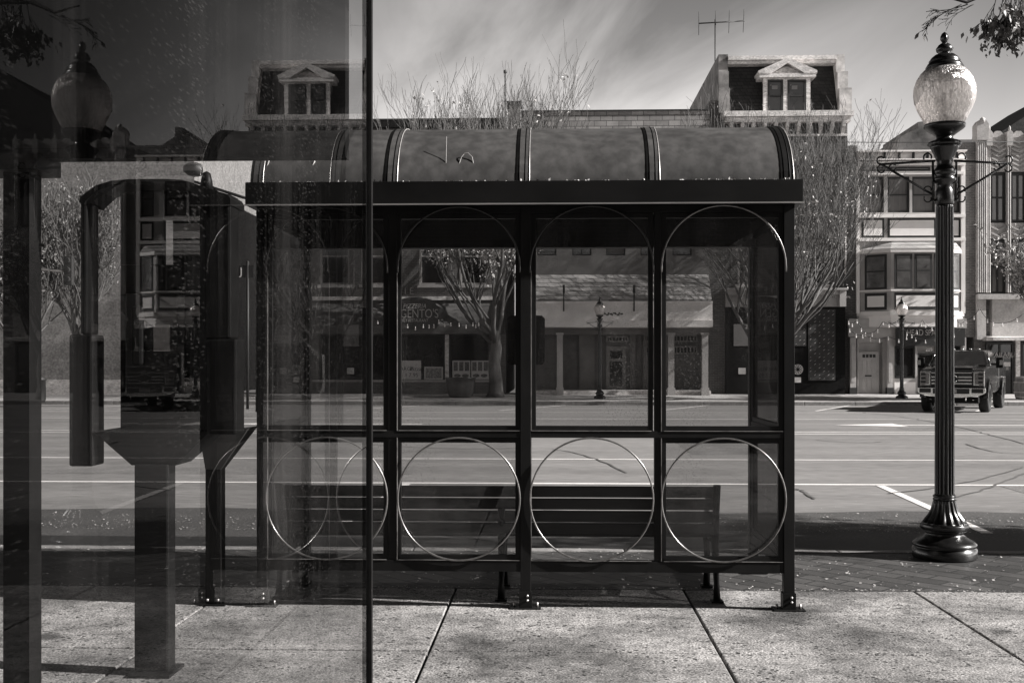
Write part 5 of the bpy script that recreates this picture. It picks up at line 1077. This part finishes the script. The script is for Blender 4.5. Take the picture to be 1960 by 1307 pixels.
# distant parked cars down the side street
def car(loc, rz, label, v):
    T = empty('parked_car', (0, 0, 0), label, 'car', 'cars far down the side street'); pm = M('car_paint_' + ('dark' if v < .1 else 'pale'), v, rough=.2, var=.1, spec=.8)
    m = MB(); m.prism([(0, .35), (-.02, .7), (.15, .85), (1.1, .98), (4.1, 1.02), (4.4, .9), (4.45, .4)], 'x', -.88, .88); m.build('body', pm, T, bevel=.05)
    m = MB(); m.loft([(-.85, 1.05, .97), (.85, 1.05, .97), (.85, 4.0, .97), (-.85, 4.0, .97)], [(-.68, 1.8, 1.5), (.68, 1.8, 1.5), (.68, 3.6, 1.5), (-.68, 3.6, 1.5)]); m.build('cabin', MATS['car_glass'], T, bevel=.04)
    m = MB(); m.box(-.66, .66, 1.85, 3.55, 1.5, 1.53); m.build('roof', pm, T)
    for s in (-1, 1):
        m = MB(); m.box(s * .55, s * .82, -.04, .02, .62, .76); m.build('headlight', chrome, T)
        for y in (.8, 3.6):
            m = MB(); m.prism([(y + .33 * math.cos(k * .393), .33 + .33 * math.sin(k * .393)) for k in range(16)], 'x', s * .7, s * .9); m.build('wheel', tyre, T)
    T.location = loc; T.rotation_euler.z = rz
x, y = G(470, 733, RZ)
car((PX(468, 76), 76, RZ), R(75), 'dark car crossing the far end of the side street behind the pay station', .03)
car((PX(475, 90), 90, RZ), R(80), 'pale car behind the dark one on the side street', .45)

# ============================================================ SMALL THINGS
x, y = G(883, 763, 0); P_ = empty('bowl_planter', (x, y - .4, .02), 'big dark glazed bowl planter on the far sidewalk beside the tree trunk', 'planter')
s = 1 / 45.7; m = MB(); m.lathe([(18 * s, 0), (20 * s, .02), (24 * s, 8 * s), (27 * s, 18 * s), (28.5 * s, 30 * s), (29 * s, 38 * s), (30.5 * s, 39 * s), (30.5 * s, 41 * s), (27 * s, 41 * s), (26 * s, 36 * s), (.02, 34 * s)], (x, y - .4, .02), 40); m.build('bowl', terracotta, P_)
def shrub(px, py, w_, h_, name, label):
    x, y = G(px, py, .03); T = empty(name, (x, y, .05), label, 'plant'); rnd = random.Random(int(px)); lf = MB(); st = MB()
    for k in range(9):
        a = rnd.uniform(0, 6.28); q = Vector((x + math.cos(a) * w_ * rnd.uniform(.2, .9), y + math.sin(a) * w_ * .6, .1 + h_ * rnd.uniform(.6, 1))); st.tube([(x, y, .05), (Vector((x, y, .1)) + q) / 2 + Vector((0, 0, .1)), q], [.02, .012, .006], 4)
        for j in range(60):
            p = q + Vector((rnd.gauss(0, .14), rnd.gauss(0, .14), rnd.gauss(-.1, .18))); u = Vector((rnd.uniform(-1, 1), rnd.uniform(-1, 1), rnd.uniform(-.5, 1))).normalized(); v = u.cross(Vector((.3, rnd.uniform(-1, 1), 1))).normalized(); s = .11
            lf.add([p, p + u * s * .5 + v * s * .3, p + u * s, p + u * s * .5 - v * s * .3], [(0, 1, 2, 3)])
    st.build('stems', twig_d, T); lf.build('foliage', leafd, T)
shrub(1049, 757, .3, .9, 'potted_shrub', 'dark leafy shrub at the left end of the porch step')
shrub(1335, 756, .22, .8, 'potted_shrub', 'small spiky dark plant by the right porch column')
x, y = PX(1957, 47.8), 47.8; BR_ = empty('oak_barrel', (x, y, .07), 'old wooden barrel standing outside the shop right of the pickup', 'barrel')
m = MB(); m.lathe([(.26, 0), (.30, .15), (.335, .4), (.335, .5), (.30, .78), (.26, .92), (.24, .92), (.23, .88), (.01, .88)], (x, y, .07), 32, flute=(0, 5, 18, .02)); m.build('staves', oak, BR_)
for z, r in ((.06, .285), (.25, .326), (.66, .326), (.86, .282)):
    m = MB(); m.lathe([(r, z), (r + .008, z), (r + .008, z + .04), (r, z + .04)], (x, y, .07), 32); m.build('hoop', steel, BR_)
# TV aerial
Yt = 56; A = empty('tv_antenna', (PX(1369, Yt), Yt, PZ(1369, 215, Yt)), 'tall thin TV aerial on a mast above the mansard roof', 'antenna')
m = MB(); m.tube([(PX(1369, Yt), Yt, PZ(1369, 225, Yt)), (PX(1369, Yt), Yt, PZ(1369, 38, Yt))], .035, 6); m.build('mast', trim_d, A)
m = MB(); e0 = Vector((PX(1336, Yt), Yt - .3, PZ(1336, 49, Yt))); e1 = Vector((PX(1427, Yt), Yt + .3, PZ(1427, 37, Yt))); m.tube([e0, e1], .032, 6); BO_ = m.build('boom', trim_d, A)
for u in (0, .36, .66, .98):
    m = MB(); c = e0.lerp(e1, u); h = .42; m.tube([c + Vector((-.06, -.5, h)), c, c + Vector((.06, .5, -h))], .014, 4); m.build('element', trim_d, A)
m = MB(); m.tube([(PX(1380, 49), 49, PZ(1380, 271, 49)), (PX(1700, 49), 49, PZ(1700, 273, 49)), (PX(2120, 49), 49, PZ(2120, 271, 49))], .016, 4); tag(m.build('utility_cable', trim_d), 'thin cable strung across the upper storeys on the right', 'cable')
# festoon lights
def festoon(pts, Y, n_, label, drop=.35):
    T = empty('string_lights', (PX(pts[0][0], Y), Y, PZ(pts[0][0], pts[0][1], Y)), label, 'string lights', 'festoon lights on the shopfronts'); w_ = MB(); bl = []; path = []
    for i in range(len(pts) - 1):
        for t in range(8):
            u = t / 8; px = pts[i][0] + (pts[i + 1][0] - pts[i][0]) * u; py = pts[i][1] + (pts[i + 1][1] - pts[i][1]) * u + 7 * math.sin(math.pi * u); path.append(Vector((PX(px, Y), Y, PZ(px, py, Y))))
    path.append(Vector((PX(pts[-1][0], Y), Y, PZ(pts[-1][0], pts[-1][1], Y)))); w_.tube(path, .012, 4); w_.build('wire', trim_d, T)
    for k in range(n_):
        p = path[int((k + .5) * (len(path) - 1) / n_)]; m = MB(); m.tube([p, p - Vector((0, 0, .08))], .018, 5); m.lathe([(.012, -.17), (.03, -.15), (.03, -.11), (.015, -.08)], p, 8); m.build('bulb', bulb, T)
festoon([(1622, 612), (1640, 612), (1662, 638), (1690, 615), (1720, 612), (1745, 640), (1765, 612), (1790, 625), (1830, 610), (1846, 615)], 49.6, 22, 'scalloped festoon lights across the bay building fascia')
festoon([(1622, 625), (1655, 640), (1700, 644), (1740, 640), (1790, 646), (1838, 630)], 49.3, 13, 'lower flatter string of festoon lights over the shop door')
festoon([(706, 600), (740, 612), (775, 618), (815, 618), (840, 612), (870, 612), (905, 617), (920, 610)], 48.8, 18, 'festoon lights hanging along the pizzeria awning', )
festoon([(1846, 612), (1875, 590), (1905, 618), (1960, 600)], 49.4, 7, 'festoon lights strung to the terracotta building')
# traffic signal, street name sign, cobra-head light and bin at the side street corner
Ys_ = 40; T = empty('traffic_signal', (PX(60, Ys_), Ys_, 0), 'traffic signal on a mast arm in front of the bank wall', 'traffic signal')
m = MB(); m.tube([(PX(60, Ys_), Ys_, 0), (PX(60, Ys_), Ys_, 5.4)], [.12, .09], 10); m.build('pole', trim_d, T)
m = MB(); m.tube([(PX(60, Ys_), Ys_, PZ(60, 514, Ys_)), (PX(128, Ys_), Ys_, PZ(128, 519, Ys_))], .05, 8); m.build('mast_arm', steel, T)
m = MB(); q = (PX(124, Ys_), PX(140, Ys_)); m.box(q[0], q[1], Ys_ - .1, Ys_ + .12, PZ(130, 546, Ys_), PZ(130, 490, Ys_)); hd_ = m.build('signal_head', trim_d, T, bevel=.02)
for k in range(3): m = MB(); z = PZ(130, 499 + k * 18, Ys_); cx_ = (q[0] + q[1]) / 2; m.prism([(cx_ + .1 * math.cos(a * .524), z + .1 * math.sin(a * .524)) for a in range(12)], 'y', Ys_ - .24, Ys_ - .101); m.build('lens', tyre, hd_)
Yn = 38.; T = empty('street_sign', (PX(474, Yn), Yn, 0), 'dark street name sign ending in a white t, beside the shelter', 'street sign')
m = MB(); m.tube([(PX(474, Yn), Yn, 0), (PX(474, Yn), Yn, PZ(474, 500, Yn))], .05, 8); m.build('pole', trim_d, T)
for a, b, s_ in ((400, 451, 'St'), (453, 486, 'J')):
    m = MB(); m.box(PX(a, Yn), PX(b, Yn), Yn - .03, Yn, PZ(450, 531, Yn), PZ(450, 508, Yn)); bl = m.build('sign_blade', trim_d, T)
    text(s_, PX(434 if s_ == 'St' else 462, Yn), PZ(450, 520, Yn), Yn - .035, .36, letter_w, 'lettering', bl, depth=.003)
Yn = 41.; T = empty('block_number_sign', (PX(168, Yn), Yn, 0), 'small pale block number plate on a post in front of the bank', 'sign')
m = MB(); m.tube([(PX(170, Yn), Yn, 0), (PX(170, Yn), Yn, PZ(170, 552, Yn))], .04, 8); m.build('pole', trim_d, T)
m = MB(); m.box(PX(160, Yn), PX(178, Yn), Yn - .07, Yn - .045, PZ(170, 579, Yn), PZ(170, 556, Yn)); bl = m.build('plate', trim_d, T); text('82', PX(169, Yn), PZ(170, 567, Yn), Yn - .075, .33, letter_w, 'lettering', bl, depth=.003)
Yn = 36.; T = empty('cobra_light', (PX(455, Yn), Yn, 0), 'cobra-head street light arm with cable, against the sky left of the shelter', 'street light')
m = MB(); m.tube([(PX(495, Yn), Yn, 0), (PX(495, Yn), Yn, PZ(495, 385, Yn)), (PX(465, Yn), Yn, PZ(465, 378, Yn)), (PX(372, Yn), Yn, PZ(372, 348, Yn))], [.1, .08, .05, .045], 8); m.build('arm', trim_d, T)
c = Vector((PX(355, Yn), Yn, PZ(355, 325, Yn))); m = MB(); m.tube([c + Vector((-.05, 0, .02)), c + Vector((.1, 0, .02)), c + Vector((.3, 0, 0)), c + Vector((.5, 0, -.02)), c + Vector((.56, 0, -.02))], [.1, .2, .24, .2, .05], 14); m.build('lamp_head', trim_d, T)
x, y = PX(72, 44), 44; T = empty('litter_bin', (x, y, 0), 'dark litter bin at the corner behind the broad black post', 'bin')
m = MB(); m.lathe([(.26, 0), (.3, .1), (.3, .85), (.33, .86), (.33, .92), (.2, 1.05), (.1, 1.1)], (x, y, 0), 20); m.build('drum', trim_d, T)
m = MB(); m.box(x - .12, x + .12, y - .315, y - .29, .9, 1.0); m.build('flap', steel, T)
# curb debris: pale grit and leaves lying in the gutter and on the paving
lf = MB(); rnd = random.Random(11)
for k in range(7000):
    x = rnd.uniform(-6, 7); yy = YW1 + 1.9 + abs(rnd.gauss(.0, .8)) if rnd.random() < .72 else rnd.uniform(YW0 - .05, YW1)
    z = RZ + .012 if yy > YW1 else .002
    if rnd.random() < .12: yy = YW0 + rnd.gauss(0, .02); z = .002
    p = Vector((x, yy, z)); a = rnd.uniform(0, 6.28); s = rnd.choice((.008, .010, .013, .018, .03)) * rnd.uniform(.5, 1); u = Vector((math.cos(a), math.sin(a), rnd.uniform(0, .4))) * s; v = Vector((-math.sin(a), math.cos(a), rnd.uniform(0, .3))) * s * .5
    lf.add([p, p + u * .5 + v, p + u, p + u * .5 - v], [(0, 1, 2, 3)])
tag(lf.build('leaf_debris', leafm, kind='stuff'), 'pale leaf crumbs and grit scattered in the gutter and on the paving', 'debris')
